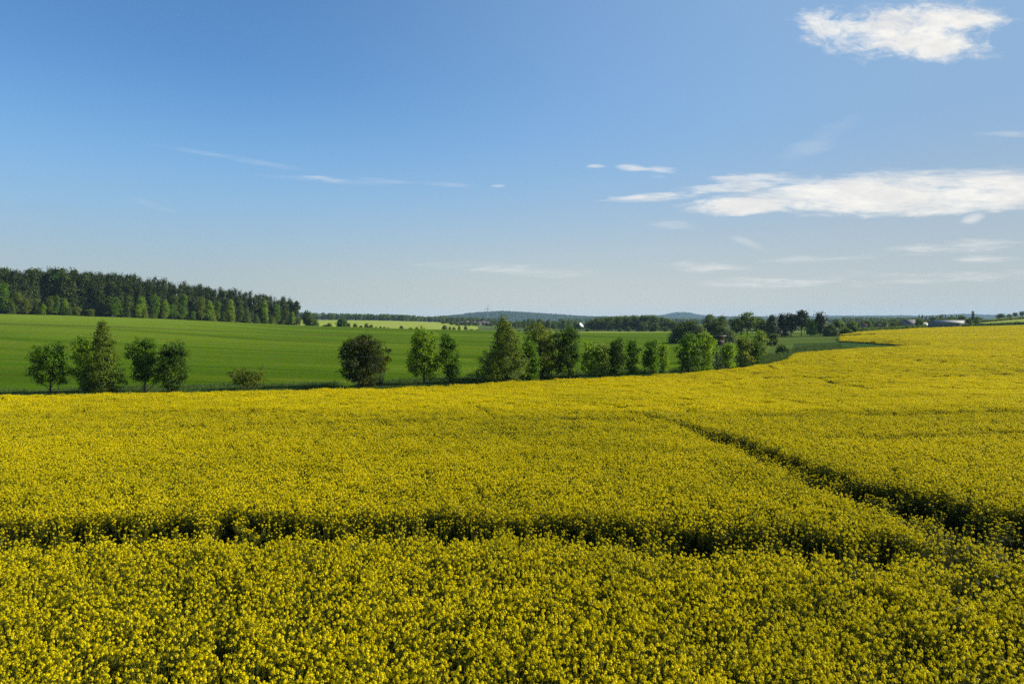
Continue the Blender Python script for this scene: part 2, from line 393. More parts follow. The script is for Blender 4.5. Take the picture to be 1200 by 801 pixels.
def build_ground():
    U = np.concatenate([np.arange(-900, -200, 20.0), np.arange(-200, 1400, 5.0), np.arange(1400, 2101, 20.0)])
    Yv = np.concatenate([np.exp(np.linspace(math.log(4), math.log(1500), 520)), np.exp(np.linspace(math.log(1500), math.log(26000), 60))[1:]])
    UU, YY = np.meshgrid(U, Yv); XX = (UU - 600) / F * YY
    Z = zg(XX, YY)
    V = np.stack([XX, YY, Z], 2).reshape(-1, 3); nu = len(U)
    r = np.arange(len(Yv) - 1)[:, None] * nu + np.arange(nu - 1)[None]
    Q = np.stack([r, r + 1, r + 1 + nu, r + nu], 2).reshape(-1, 4)
    C = V[Q].mean(1); px = C[:, 0] / C[:, 1] * F + 600; Y = C[:, 1]
    # the land beyond the green field
    crest = np.interp(px, [-900, 0, 170, 345, 450, 600, 800, 900, 2100], [430, 420, 480, 520, 500, 560, 640, 640, 640])
    zone = np.full(len(Q), 1)
    zone[Y > crest] = 2
    zone[(Y > 1500)] = 3
    zone[(px > 560) & (Y > crest) & (Y > 700)] = 3
    right = px > 895 + 15 * vnoise(Y / 20, Y * 0, 2)
    zone[right & (Y < 640)] = 4
    zone[(px > 930) & (Y > np.interp(px, E_PX, E_Y) - 1) & (Y < np.interp(px, T_PX, T_Y)) & (px < 1090)] = 5
    zone[(px > 1060) & (Y > 420) & (Y < 1400)] = 2
    zone[in_crop(C[:, 0], Y)] = 0
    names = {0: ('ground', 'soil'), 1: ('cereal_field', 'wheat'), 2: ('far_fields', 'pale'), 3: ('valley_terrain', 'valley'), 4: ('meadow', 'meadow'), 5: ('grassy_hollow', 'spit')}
    for k, (nm, mt) in names.items():
        q = Q[zone == k]; u, inv = np.unique(q, return_inverse=True)
        vv = V[u]; qq = inv.reshape(-1, 4)
        if k == 0:                                         # the field also lies under and behind the camera
            n = len(vv); w = 4 * 1500 / F
            ext = np.array([(-160, -120, 0), (160, -120, 0), (160, 4, 0), (-160, 4, 0)], float)
            vv = np.concatenate([vv, ext]); qq = np.concatenate([qq, [[n, n + 1, n + 2, n + 3]]])
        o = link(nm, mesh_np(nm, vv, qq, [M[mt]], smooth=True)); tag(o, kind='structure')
build_ground()

# ------------------------------------------------------------------ distant hills
def ridge(name, Y, pts, depth, mat, seed, rough=0.0):
    """a hill range whose skyline passes through pts (column, row above the horizon) at depth Y"""
    rng = np.random.default_rng(seed)
    px = np.linspace(pts[0][0], pts[-1][0], 420)
    top = np.interp(px, [p[0] for p in pts], [p[1] for p in pts])
    k = np.ones(9) / 9; top = np.convolve(np.pad(top, 4, 'edge'), k, 'valid')
    X = (px - 600) / F * Y
    zt = (HOR - top) / F * Y + CAM_Z
    base = float(zg(0, Y)) - 15
    prof = [(-1.0, 0.0), (-0.75, .22), (-0.5, .5), (-0.28, .78), (-.1, .96), (0, 1.0), (.2, .9), (.6, .45), (1.0, 0)]
    V = []
    for a, b in prof:
        j = vnoise(X / 260 + 31 * a, X * 0 + 7 * a, seed) - .5
        zz = base + (zt - base) * np.clip(b + (0.10 * j if 0 < b < 1 else 0), 0, 1.05)
        if b > 0: zz = zz + rough * rng.normal(size=len(X)) * b
        V.append(np.stack([X, np.full_like(X, Y + a * depth) + 120 * j, zz], 1))
    n = len(X); V = np.concatenate(V)
    r = (np.arange(len(prof) - 1)[:, None] * n + np.arange(n - 1)[None])
    Q = np.stack([r, r + 1, r + 1 + n, r + n], 2).reshape(-1, 4)
    tag(link(name, mesh_np(name, V, Q, [mat], smooth=True)), kind='structure')
M['hillwood'] = field_mat('hill_woodland', (0.022, 0.042, 0.020), (0.032, 0.055, 0.024), (0.016, 0.032, 0.018), rows_amt=.4, patch=.004, fine=.03)
ridge('wooded_hill', 5200, [(440, 374), (500, 371.5), (530, 369), (555, 366.0), (575, 364.8), (590, 364.0), (610, 365.0), (640, 367), (670, 369.2), (700, 371), (760, 374)], 900, M['hillwood'], 5, 2.0)
ridge('far_hills', 8000, [(700, 373), (760, 371.5), (778, 368.5), (790, 365.8), (800, 365.2), (808, 366), (820, 369.3), (840, 370.4), (900, 370.5), (960, 370.2), (1000, 369.8), (1050, 369.5), (1090, 370), (1110, 368.6), (1130, 367.8), (1150, 368.6), (1180, 369.6), (1260, 370), (1500, 371)], 1100, M['hillwood'], 9, 3.0)
ridge('low_ridge', 6700, [(-300, 371), (300, 370.8), (480, 371.5), (620, 371.5), (660, 370.6), (720, 370.4), (770, 371), (840, 371.6), (900, 371.8), (1000, 371.2), (1100, 371.4), (1500, 371)], 500, M['hillwood'], 12, 2.0)

# ------------------------------------------------------------------ rape plants
M['petal'] = leaf_mat('rape_petals', (0.67, 0.55, 0.002), (0.87, 0.73, 0.006), trans=.4, var=.34, tcol=(0.82, 0.69, 0.006), inst=True, drift=(0.46, 0.405, 0.004))
M['bud'] = leaf_mat('rape_buds', (0.27, 0.28, 0.012), (0.42, 0.41, 0.02), trans=.3, var=.3, inst=True)
M['stem'] = leaf_mat('rape_stems', (0.10, 0.115, 0.010), (0.145, 0.15, 0.014), trans=.2, var=.3, inst=True)
M['rleaf'] = leaf_mat('rape_leaves', (0.036, 0.044, 0.004), (0.058, 0.068, 0.006), trans=.25, var=.4, inst=True)
RMATS = [M['petal'], M['bud'], M['stem'], M['rleaf']]

def head(qb, rng, c, rad, n, size, nb=4):
    """one flowering top: petals on a dome, green buds at its tip"""
    t = rng.uniform(0, 2 * math.pi, n); ph = np.arccos(rng.uniform(-0.25, 0.92, n))
    d = np.stack([np.sin(ph) * np.cos(t), np.sin(ph) * np.sin(t), np.cos(ph)], 1)
    P = c + d * rad * rng.uniform(.75, 1.12, (n, 1)) * np.array([.85, .85, 1.5])
    nr = d + rng.normal(size=(n, 3)) * .45 + np.array([0, 0, .35])
    s = size * rng.uniform(.7, 1.25, n)
    qb.cards(cards(P, nr, s, s, rng, .35), 0)
    if nb:
        P = c + np.array([0, 0, rad * 1.05]) + rng.normal(size=(nb, 3)) * rad * .22
        qb.cards(cards(P, rng.normal(size=(nb, 3)) + (0, 0, 1), size * .5, size * .6, rng, .2), 1)

def rape_plant(seed):
    rng = np.random.default_rng(seed); qb = QB()
    H = 1.35
    lean = rng.normal(size=2) * .05
    top = np.array([lean[0], lean[1], H * rng.uniform(.97, 1.05)])
    qb.tube([(0, 0, 0), (lean[0] * .4, lean[1] * .4, H * .5), top], [.011, .008, .004], 3, 2)
    head(qb, rng, top, .036, 20, .0158)
    nbr = rng.integers(5, 9)
    for k in range(nbr):
        a = 2 * math.pi * (k + rng.uniform(0, .6)) / nbr; r = rng.uniform(.10, .24); h0 = H * rng.uniform(.4, .65); h1 = H * rng.uniform(.72, 1.0)
        p0 = np.array([lean[0] * h0 / H, lean[1] * h0 / H, h0]); p2 = np.array([r * math.cos(a), r * math.sin(a), h1])
        p1 = p0 * .45 + p2 * .55 + np.array([.35 * r * math.cos(a), .35 * r * math.sin(a), -.05])
        qb.tube([p0, p1, p2], [.006, .005, .003], 3, 2)
        if rng.random() < .28: head(qb, rng, p2, rng.uniform(.020, .030), rng.integers(4, 9), .015, 9)     # still in bud
        else: head(qb, rng, p2, rng.uniform(.024, .039), rng.integers(12, 20), .0148, 4)
        for j in range(3):                                  # small upper leaves and pods on the branch
            q = p1 * (1 - j / 3) + p2 * j / 3
            P = q + rng.normal(size=(2, 3)) * .025
            qb.cards(cards(P, rng.normal(size=(2, 3)), .006, .04, rng), 2)
    n = 20
    a = rng.uniform(0, 2 * math.pi, n); hh = rng.uniform(.12, .78, n) * H; rr = rng.uniform(.05, .2, n)
    P = np.stack([rr * np.cos(a), rr * np.sin(a), hh], 1)
    nr = np.stack([np.cos(a) * .5, np.sin(a) * .5, np.ones(n)], 1) + rng.normal(size=(n, 3)) * .3
    qb.cards(cards(P, nr, rng.uniform(.025, .05, n), rng.uniform(.06, .12, n), rng, .2), 3)
    me = qb.mesh('rape_plant', RMATS)
    return bpy.data.objects.new('rape_plant', me)

def rape_patch(seed, side=1.3, heads=84, hp=8):
    """a square metre or so of the same crop for the far part of the field"""
    rng = np.random.default_rng(seed); qb = QB(); H = 1.35
    for k in range(heads):
        c = np.array([rng.uniform(-side / 2, side / 2), rng.uniform(-side / 2, side / 2), H * rng.uniform(.82, 1.04)])
        head(qb, rng, c, .043, hp, .028, 1)
        qb.tube([c * (.93, .93, .45), c], [.006, .004], 3, 2)
    n = 70
    P = np.stack([rng.uniform(-side / 2, side / 2, n), rng.uniform(-side / 2, side / 2, n), rng.uniform(.3, .9, n) * H], 1)
    qb.cards(cards(P, rng.normal(size=(n, 3)) * .5 + (0, 0, 1), rng.uniform(.05, .09, n), rng.uniform(.1, .18, n), rng, .2), 3)
    me = qb.mesh('rape_patch', RMATS)
    return bpy.data.objects.new('rape_patch', me)

def scatter(name, protos, P, rz, sc, idx, label, cat):
    """one object whose points carry copies of the plants in protos"""
    pc = bpy.data.collections.new(name + '_kinds')
    for i, o in enumerate(protos):
        o.name = '%s_%02d' % (name, i); pc.objects.link(o)
    me = bpy.data.meshes.new(name); n = len(P)
    me.vertices.add(n); me.vertices.foreach_set('co', np.asarray(P, np.float32).ravel())
    at_ = me.attributes.new('rot', 'FLOAT_VECTOR', 'POINT'); at_.data.foreach_set('vector', np.asarray(rz, np.float32).ravel())
    at_ = me.attributes.new('size', 'FLOAT_VECTOR', 'POINT'); at_.data.foreach_set('vector', np.asarray(sc, np.float32).ravel())
    at_ = me.attributes.new('pick', 'INT', 'POINT'); at_.data.foreach_set('value', np.asarray(idx, np.int32))
    for m in protos[0].data.materials: me.materials.append(m)
    o = link(name, me); tag(o, label, cat, kind='stuff')
    ng = bpy.data.node_groups.new(name + '_growth', 'GeometryNodeTree')
    ng.interface.new_socket('Geometry', in_out='INPUT', socket_type='NodeSocketGeometry')
    ng.interface.new_socket('Geometry', in_out='OUTPUT', socket_type='NodeSocketGeometry')
    N = ng.nodes.new; L = ng.links.new
    gi, go = N('NodeGroupInput'), N('NodeGroupOutput')
    ip = N('GeometryNodeInstanceOnPoints'); ci = N('GeometryNodeCollectionInfo')
    ci.inputs['Collection'].default_value = pc; ci.inputs['Separate Children'].default_value = True; ci.inputs['Reset Children'].default_value = True
    def attr(nm, ty):
        a = N('GeometryNodeInputNamedAttribute'); a.data_type = ty; a.inputs['Name'].default_value = nm
        return [s for s in a.outputs if s.enabled and s.name == 'Attribute'][0]
    L(gi.outputs[0], ip.inputs['Points']); L(ci.outputs[0], ip.inputs['Instance']); ip.inputs['Pick Instance'].default_value = True
    L(attr('pick', 'INT'), ip.inputs['Instance Index'])
    er = N('FunctionNodeEulerToRotation'); L(attr('rot', 'FLOAT_VECTOR'), er.inputs[0]); L(er.outputs[0], ip.inputs['Rotation'])
    L(attr('size', 'FLOAT_VECTOR'), ip.inputs['Scale']); L(ip.outputs[0], go.inputs[0])
    md = o.modifiers.new('growth', 'NODES'); md.node_group = ng
    return o

# wheel tracks through the crop: polyline on the land, half width, how much of the crop survives there, its height
TRACKS = [
    ([(-26, 21.5), (-15.9, 22.5), (-8.3, 23.5), (0, 23.5), (4, 22.5), (7.7, 21.9), (10, 21.3)], 1.7, .17, .78),
    ([(10, 21.3), (12.4, 20.8)], 1.1, .36, .82),
    ([(23, 9), (19.6, 16), (17.4, 21.0), (15.4, 25.6), (14.1, 29.9)], 2.3, .12, .60),
    ([(14.1, 29.9), (13.5, 38.8), (13.1, 46)], 1.45, .26, .70), ([(13.1, 46), (12.6, 53), (11.6, 61)], 1.0, .42, .78), ([(11.6, 61), (8.3, 73), (1, 84)], .8, .6, .85),
    ([(47, 105), (62, 95), (90, 78)], 1.2, .4, .75),
    ([(-20, 54), (-6, 57), (6, 58.5), (12.0, 56)], .9, .42, .8),
    ([(75, 159), (110, 157), (160, 150)], 9.0, .62, .93),
    ([(35, 140), (50, 118), (47, 105)], .9, .5, .8),
    ([(-12, 74), (2, 71), (11, 70), (30, 76), (50, 84), (95, 86)], .8, .5, .8),
    ([(40, 118), (62, 120), (85, 124)], 1.0, .5, .8),
    ([(20, 45), (34, 49), (60, 52)], 1.0, .55, .85), ([(19, 60), (40, 64), (70, 66)], .9, .6, .85),
]
def dist_poly(X, Y, pts):
    d = np.full(X.shape, 1e9)
    for (x0, y0), (x1, y1) in zip(pts[:-1], pts[1:]):
        dx, dy = x1 - x0, y1 - y0
        t = np.clip(((X - x0) * dx + (Y - y0) * dy) / (dx * dx + dy * dy), 0, 1)
        d = np.minimum(d, np.hypot(X - x0 - t * dx, Y - y0 - t * dy))
    return d

def build_crop():
    rng = np.random.default_rng(7)
    def band(y0, y1, dens, pmin, pmax):
        a = (pmax - pmin) / F * .5 * (y1 * y1 - y0 * y0); n = int(a * dens)
        Y = np.sqrt(rng.uniform(y0 * y0, y1 * y1, n)); px = rng.uniform(pmin, pmax, n)
        return (px - 600) / F * Y, Y
    sets = []
    for y0, y1, dens, pm, pM, far in [(7, 45, 24, -140, 1340, 0), (45, 66, 14, -90, 1290, 0), (66, 125, 2.3, -60, 1270, 1), (125, 560, 1.3, 600, 1290, 1)]:
        X, Y = band(y0, y1, dens, pm, pM)
        k = in_crop(X, Y); X, Y = X[k], Y[k]
        keep = np.ones(len(X)); hs = np.ones(len(X))
        for pts, hw, surv, hh in TRACKS:
            d = dist_poly(X, Y, pts) + (.8 * (vnoise(X / 1.3, Y / 1.3, 5) - .5) + .6 * (vnoise(X / .4, Y / .4, 15) - .5)) * min(1.2, hw)
            w = np.clip((hw - d) / (.28 * hw), 0, 1)
            keep = np.minimum(keep, 1 - w * (1 - surv)); hs = np.minimum(hs, 1 - w * (1 - hh))
        dn = vnoise(X / 2.3, Y / 2.3, 11) * .6 + vnoise(X / 7.0, Y / 9.0, 12) * .4
        keep = keep * (1 - .45 * np.clip((.36 - dn) / .15, 0, 1))
        k = rng.uniform(size=len(X)) < keep; X, Y, hs, dn = X[k], Y[k], hs[k], dn[k]
        n = len(X)
        pxx = X / Y * F + 600; te = np.interp(pxx, T_PX, T_Y)                # thin, short plants along the hollow
        edge = np.where((pxx > 980) & (pxx < 1092) & (Y > te - 1), np.clip((Y - te) / 26, 0, 1), 1.0)
        hs = hs * (.35 + .65 * edge)
        hs = hs * (.93 + .18 * (dn - .3)) * rng.normal(1.0, .065, n)
        wd = rng.uniform(.85, 1.15, n) * (1.0 if not far else np.where(Y > 200, 1.35, 1.05))
        idx = rng.integers(0, 8, n) if not far else 8 + rng.integers(0, 4, n)
        rot = np.stack([rng.normal(0, .06, n), rng.normal(0, .06, n), rng.uniform(0, 6.283, n)], 1)
        if far: rot[:, :2] *= .4
        sets.append((np.stack([X, Y, zg(X, Y)], 1), rot, np.stack([wd, wd, hs], 1), idx))
    P, r, s, i = [np.concatenate(q) for q in zip(*sets)]
    protos = [rape_plant(100 + k) for k in range(8)] + [rape_patch(200 + k) for k in range(4)]
    scatter('rapeseed_crop', protos, P, r, s, i, 'yellow flowering rapeseed crop filling the whole foreground field, cut by dark wheel tracks', 'crop')
    print('crop points', len(P))
build_crop()

# ------------------------------------------------------------------ trees
FOL = {
    'maple': ((0.038, 0.092, 0.006), (0.104, 0.186, 0.013)),
    'dark': ((0.020, 0.050, 0.007), (0.066, 0.116, 0.013)),
    'copper': ((0.020, 0.033, 0.008), (0.062, 0.072, 0.015)),
    'light': ((0.085, 0.160, 0.008), (0.190, 0.280, 0.018)),
    'olive': ((0.072, 0.105, 0.012), (0.148, 0.175, 0.022)),
    'pale': ((0.100, 0.155, 0.020), (0.190, 0.240, 0.042)),
    'larch': ((0.054, 0.090, 0.009), (0.122, 0.160, 0.017)),
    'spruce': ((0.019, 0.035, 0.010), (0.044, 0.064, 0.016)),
    'pine': ((0.028, 0.046, 0.014), (0.062, 0.084, 0.021)),
    'wood': ((0.040, 0.072, 0.012), (0.092, 0.132, 0.020)),
    'willow': ((0.046, 0.074, 0.017), (0.088, 0.115, 0.028)),
}
for k, (a, b) in FOL.items():
    M['f_' + k] = leaf_mat('foliage_' + k, tuple(1.12 * q for q in a), tuple(1.12 * q for q in b), trans=.46 if k not in ('spruce', 'pine') else .15)

def tree_geo(rng, H, W, shape, bare=.15, leaf=.12, clumps=170, per=24, crown_top_bias=1.0, bark_r=None):
    """returns (wood QB, foliage QB) for a tree of height H and crown width W standing at the origin"""
    wood, fol = QB(), QB()
    cb = H * bare; ch = H - cb
    r0 = bark_r or max(.035, H * .016)
    bend = rng.normal(size=2) * W * .05
    def axis(t): return np.array([bend[0] * math.sin(2.4 * t), bend[1] * math.sin(3.0 * t), t * H])
    topt = .93 if shape in ('cone', 'spruce', 'plume') else .78
    ts = np.linspace(0, topt, 7)
    wood.tube([axis(t) - np.array([0, 0, .25 if t == 0 else 0]) for t in ts], [r0 * (1.25 if i == 0 else 1) * (1 - .85 * t) + .01 for i, t in enumerate(ts)], 7, 0)
    C = []; S = []
    if shape in ('round', 'oval', 'multi'):
        nl = {'round': 17, 'oval': 18, 'multi': 17, 'dome': 24}[shape]
        for k in range(nl):
            a = k * 2.399 + rng.uniform(-.5, .5); t = (k + .5) / nl
            if shape == 'oval': hh = .10 + .80 * t; rr = math.sin(math.pi * min(1, .16 + .76 * t)) ** .75
            elif shape == 'dome': hh = .12 + .62 * t; rr = math.sqrt(max(0, 1 - (hh * 1.15) ** 2)) * 1.0
            else: hh = .14 + .70 * t; rr = math.sin(math.pi * min(1, .22 + .66 * t)) ** .7
            rr *= W / 2 * rng.uniform(.30, .82)
            lr = rng.uniform(.15, .245) * W * {'multi': .95, 'dome': 1.25}.get(shape, 1.0)
            c = np.array([rr * math.cos(a), rr * math.sin(a), cb + ch * hh]) + np.append(bend * .8, 0)
            C.append(c); S.append(lr)
        C.append(axis(.80) + (0, 0, ch * .03)); S.append(W * .20)
        C.append(axis(.62)); S.append(W * .26)
    lobes = list(zip(C, S))
    pts = []; nrm = []
    if lobes:
        wsum = np.array([s ** 2 for s in S]); wsum /= wsum.sum()
        for (c, s), w in zip(lobes, wsum):
            n = max(3, int(clumps * w))
            d = rng.normal(size=(n, 3)); d /= np.linalg.norm(d, axis=1, keepdims=True)
            r = s * rng.uniform(.3, 1.05, (n, 1)) ** .45
            sq = np.array([1, 1, .82 if shape != 'oval' else 1.05])
            p = c + d * r * sq
            p[:, 2] = np.clip(p[:, 2], cb * .75, H * 1.0)
            pts.append(p); nrm.append(d)
            st = axis(max(.08, min(.74, (c[2] - .35 * W) / H * .95)))
            mid = st * .45 + c * .55 + rng.normal(size=3) * .06 * W - np.array([0, 0, .05 * ch])
            wood.tube([st, mid, c], [r0 * .42, r0 * .25, r0 * .08 + .004], 5, 0)
            for q in p[rng.integers(0, n, 3)]:
                wood.tube([c * .6 + mid * .4, q], [r0 * .14 + .003, .006], 4, 0)
    elif shape in ('cone', 'spruce', 'plume'):
        n = clumps if shape != 'spruce' else int(clumps * 1.3); e = {'cone': .90, 'plume': .62, 'spruce': 1.35}[shape]
        sd_ = int(rng.integers(0, 1000))
        t = 1 - np.sqrt(rng.uniform(0.0004, 1, n)) if shape == 'spruce' else 1 - rng.uniform(0.0004, 1, n) ** .62
        a = rng.uniform(0, 6.283, n)
        lump = .74 + .5 * vnoise(a * 1.3 + 5 * t, t * (14 if shape == 'spruce' else 9), sd_)
        rad = W / 2 * (1 - t) ** e * lump * np.minimum(1, .62 + 4 * t)
        q = rad * rng.uniform(.2, 1, n) ** .5
        droop = (-.25 if shape == 'spruce' else .10) * q
        p = np.stack([q * np.cos(a), q * np.sin(a), cb + ch * t + droop], 1) + np.stack([bend[0] * np.sin(2.4 * t), bend[1] * np.sin(3 * t), t * 0], 1)
        p[:, 2] = np.minimum(p[:, 2], H)
        for k in range(0, n, max(1, n // 46)):
            z0 = max(.06 * H, p[k, 2] - .35 * q[k]); wood.tube([axis(min(.9, z0 / H)), p[k]], [r0 * .22 * (1 - t[k]) + .006, .006], 4, 0)
        pts.append(p); nrm.append(np.stack([np.cos(a), np.sin(a), .35 + 0 * a], 1))
        pts.append(np.array([[bend[0] * .6, bend[1] * .3, H * q_] for q_ in (.90, .94, .97, .995)])); nrm.append(np.tile([0, 0, 1.0], (4, 1)))
    elif shape == 'dome':
        n = int(clumps * 1.2); d = rng.normal(size=(n, 3)); d[:, 2] = np.abs(d[:, 2]) - .15; d /= np.linalg.norm(d, axis=1, keepdims=True)
        az = np.arctan2(d[:, 1], d[:, 0])
        k = .86 + .26 * vnoise(az * 2.2 + 9, d[:, 2] * 4.5, int(rng.integers(0, 999)))
        p = d * (k * rng.uniform(.55, 1.0, n) ** .4)[:, None] * np.array([W / 2, W / 2, H * .98]); p[:, 2] = np.clip(p[:, 2], .03 * H, H)
        for j in range(0, n, max(1, n // 24)): wood.tube([(0, 0, 0), p[j] * (.4, .4, .6), p[j]], [r0 * .5, r0 * .3, .006], 4, 0)
        pts.append(p); nrm.append(d)
    elif shape == 'pine':
        for k in range(11):
            a = k * 2.4 + rng.uniform(-.4, .4); t = rng.uniform(.0, 1.0); q = W / 2 * rng.uniform(.25, .95) * (1 - .6 * t ** 2)
            c = np.array([q * math.cos(a), q * math.sin(a), cb + ch * (.08 + .86 * t)])
            p0 = axis(max(.3, min(.76, c[2] / H - .06)))
            wood.tube([p0, c], [r0 * .3, .02], 4, 0)
            n = int(clumps / 11); d = rng.normal(size=(n, 3)); d /= np.linalg.norm(d, axis=1, keepdims=True)
            pts.append(c + d * W * .19 * rng.uniform(.4, 1.1, (n, 1)) * np.array([1, 1, .6])); nrm.append(d)
    elif shape == 'vase':                                    # open shrub, limbs fanning out from the foot
        for k in range(22):
            a = rng.uniform(0, 6.283); q = W / 2 * rng.uniform(.25, 1.0); z = H * rng.uniform(.6, 1.0) * (1 - .12 * q / W)
            tip = np.array([q * math.cos(a), q * math.sin(a), z]); mid = tip * (.5, .5, .42) + rng.normal(size=3) * .04 * W
            wood.tube([(0, 0, 0), mid, tip], [r0 * .5, r0 * .3, .006], 4, 0)
            n = int(clumps / 22)
            f = rng.uniform(.45, 1.0, (n, 1)); p = mid * (1 - f) + tip * f + rng.normal(size=(n, 3)) * .055 * W
            pts.append(p); nrm.append(rng.normal(size=(n, 3)))
    pts = np.concatenate(pts); nrm = np.concatenate(nrm)
    # let the crown just fill the asked height and width
    m0 = bend * .6
    rad = np.percentile(np.hypot(pts[:, 0] - m0[0], pts[:, 1] - m0[1]), 99.3) + leaf * 2.0
    kx = (W / 2) / rad; kz = (H - cb * .8) / (pts[:, 2].max() + leaf * 1.5 - cb * .8)
    def fit(v):
        v = np.array(v, float); v[:, :2] = m0 + (v[:, :2] - m0) * kx; q = v[:, 2] > cb * .8
        v[q, 2] = cb * .8 + (v[q, 2] - cb * .8) * kz; return v
    pts = fit(pts); wood.v = [wood.v[0]] + [fit(q) for q in wood.v[1:]]
    n = len(pts) * per
    cs = leaf * 1.6
    P = np.repeat(pts, per, 0) + rng.normal(size=(n, 3)) * cs * np.array([1, 1, .75])
    P[:, 2] = np.maximum(P[:, 2], .05 * H if shape in ('cone', 'dome', 'vase', 'spruce', 'plume') else .12 * H)
    nn = np.repeat(nrm, per, 0) * 1.2 + rng.normal(size=(n, 3)) * .42 + np.array([0, 0, .3])
    s = leaf * rng.uniform(.55, 1.2, n)
    fol.cards(cards(P, nn, s * .62, s, rng, .15), 0)
    return wood, fol

def tree(name, px, pytop, wpx, shape, fol, Y, label, cat='tree', group=None, bare=.15, seed=None, dens=1.0, bark='bark', hmax=None, leaf=None):
    x, y, z = at(px, Y)
    H = ((HOR - pytop) / F * Y + CAM_Z - z) * 1.01; W = wpx / F * Y * 1.04
    rng = np.random.default_rng(seed if seed is not None else int(px * 13 + pytop))
    leaf = leaf or max(.09, .00145 * Y)
    clumps = int(dens * np.clip(1.5 * (W * H) / (leaf * leaf * 9), 90, 620))
    wood, fo = tree_geo(rng, H, W, shape, bare, leaf, clumps, 22)
    r = link(name, None, loc=(x, y, z)); tag(r, label, cat, group)
    link('trunk', wood.mesh('trunk', [M[bark]], True), r)
    link('crown', fo.mesh('crown', [M['f_' + fol]]), r)
    return r

def Ye(px): return float(np.interp(px, E_PX, E_Y))
G1 = 'trees along the far edge of the rape field'
ROW = [  # kind, column, top row, width, shape, foliage, metres behind the crop, label, bare, density
    ('maple_tree', 58.5, 400, 45, 'round', 'maple', 6, 'round dark tree on a bare thin trunk, first at the left end of the row', .26, 1.0),
    ('leafy_tree', 100, 394, 34, 'oval', 'light', 8, 'bright green leafy tree touching the tall pointed larch on its right', .06, 1.0),
    ('larch_tree', 118, 376.5, 52, 'plume', 'larch', 6, 'tall pointed brownish green larch with feathery edges, the tallest at the left of the row', .08, .8),
    ('maple_tree', 169, 395.5, 46, 'round', 'maple', 7, 'round green tree on a bare trunk whose crown touches the darker tree on its right', .22, 1.0),
    ('maple_tree', 203, 398, 46, 'multi', 'dark', 5, 'ragged dark green tree with leaves almost down to the crop, right of the round one', .08, .9),
    ('shrub', 290.5, 428.5, 44, 'vase', 'olive', 5, 'low open olive shrub with fanning branches standing alone before the green field', .0, .75),
    ('copper_tree', 420, 391.5, 54, 'multi', 'copper', 5, 'dark brownish copper leaved tree with a spreading crown and short trunk', .12, 1.2),
    ('shrub', 446, 408, 24, 'vase', 'olive', 9, 'thin olive shrub half hidden behind the dark copper tree', .0, .7),
    ('maple_tree', 497, 383.5, 42, 'oval', 'light', 6, 'upright mid green tree on a bare straight trunk with an airy crown', .18, .95),
    ('maple_tree', 528, 390.5, 31, 'oval', 'maple', 5, 'narrow darker green tree on a thin trunk, close right of the upright airy one', .18, 1.0),
    ('larch_tree', 584, 369.5, 70, 'cone', 'larch', 6, 'big cone shaped larch with a broad foot, tallest in the middle of the row', .03, 1.1),
    ('leafy_tree', 619, 398, 26, 'oval', 'maple', 5, 'small green tree squeezed between the big cone shaped larch and the olive birch', .08, 1.0),
    ('birch_tree', 637, 379.5, 46, 'oval', 'olive', 8, 'olive green birch with a loose rounded crown right of the big larch', .05, 1.0),
    ('dark_tree', 669, 383, 34, 'multi', 'dark', 5, 'dark ragged tree with bright sunlit tips and a pointed top, right of the olive birch', .08, .95),
    ('young_tree', 692, 400, 26, 'oval', 'light', 7, 'light green young tree standing right beside the dark ragged one', .14, .8),
    ('young_tree', 705, 402, 20, 'oval', 'pale', 6, 'pale green slender young tree just left of the dense two-lobed tree', .16, .7),
    ('dark_tree', 722, 396, 26, 'round', 'dark', 5, 'dense dark tree forming the left lobe of a touching pair', .08, 1.2),
    ('dark_tree', 740, 398, 20, 'oval', 'maple', 6, 'dense green tree forming the right lobe of a touching pair', .10, 1.1),
    ('maple_tree', 763, 397, 24, 'oval', 'maple', 5, 'neat oval green tree on a short trunk, left of a paler slimmer tree', .16, 1.0),
    ('young_tree', 777, 402, 17, 'oval', 'light', 6, 'slim light green tree right of the neat oval one', .18, .8),
    ('maple_tree', 806, 389.5, 30, 'round', 'maple', 6, 'dense tree with a dark shaded left side, left half of the bright full pair', .04, 1.2),
    ('leafy_tree', 823, 388, 27, 'oval', 'light', 5, 'bright yellow green full tree catching the sun, right half of the full pair', .03, 1.1),
    ('young_tree', 854, 402, 17, 'round', 'light', 8, 'small bright round tree right of the raised hunting hide', .14, .9),
    ('leafy_tree', 872, 394, 24, 'oval', 'olive', 10, 'olive tree with a soft crown between the small bright tree and the dark narrow one', .06, .9),
    ('dark_tree', 887, 398, 13, 'oval', 'dark', 6, 'narrow dark tree on a short trunk near the corner of the rape field', .10, 1.0),
    ('leafy_tree', 894, 386.5, 20, 'oval', 'pale', 45, 'pale green tree standing farther back, right of the narrow dark one', .04, .9),
]
for kind, px, top, w, shp, fo, dy, lab, bare, dens in ROW:
    if px > 600: w *= 1.05 if 690 < px < 790 else 1.14
    elif px > 410: w *= 1.07
    tree(kind, px, top, w, shp, fo, Ye(px) + dy, lab, 'shrub' if kind == 'shrub' else 'tree', G1, bare, dens=dens)

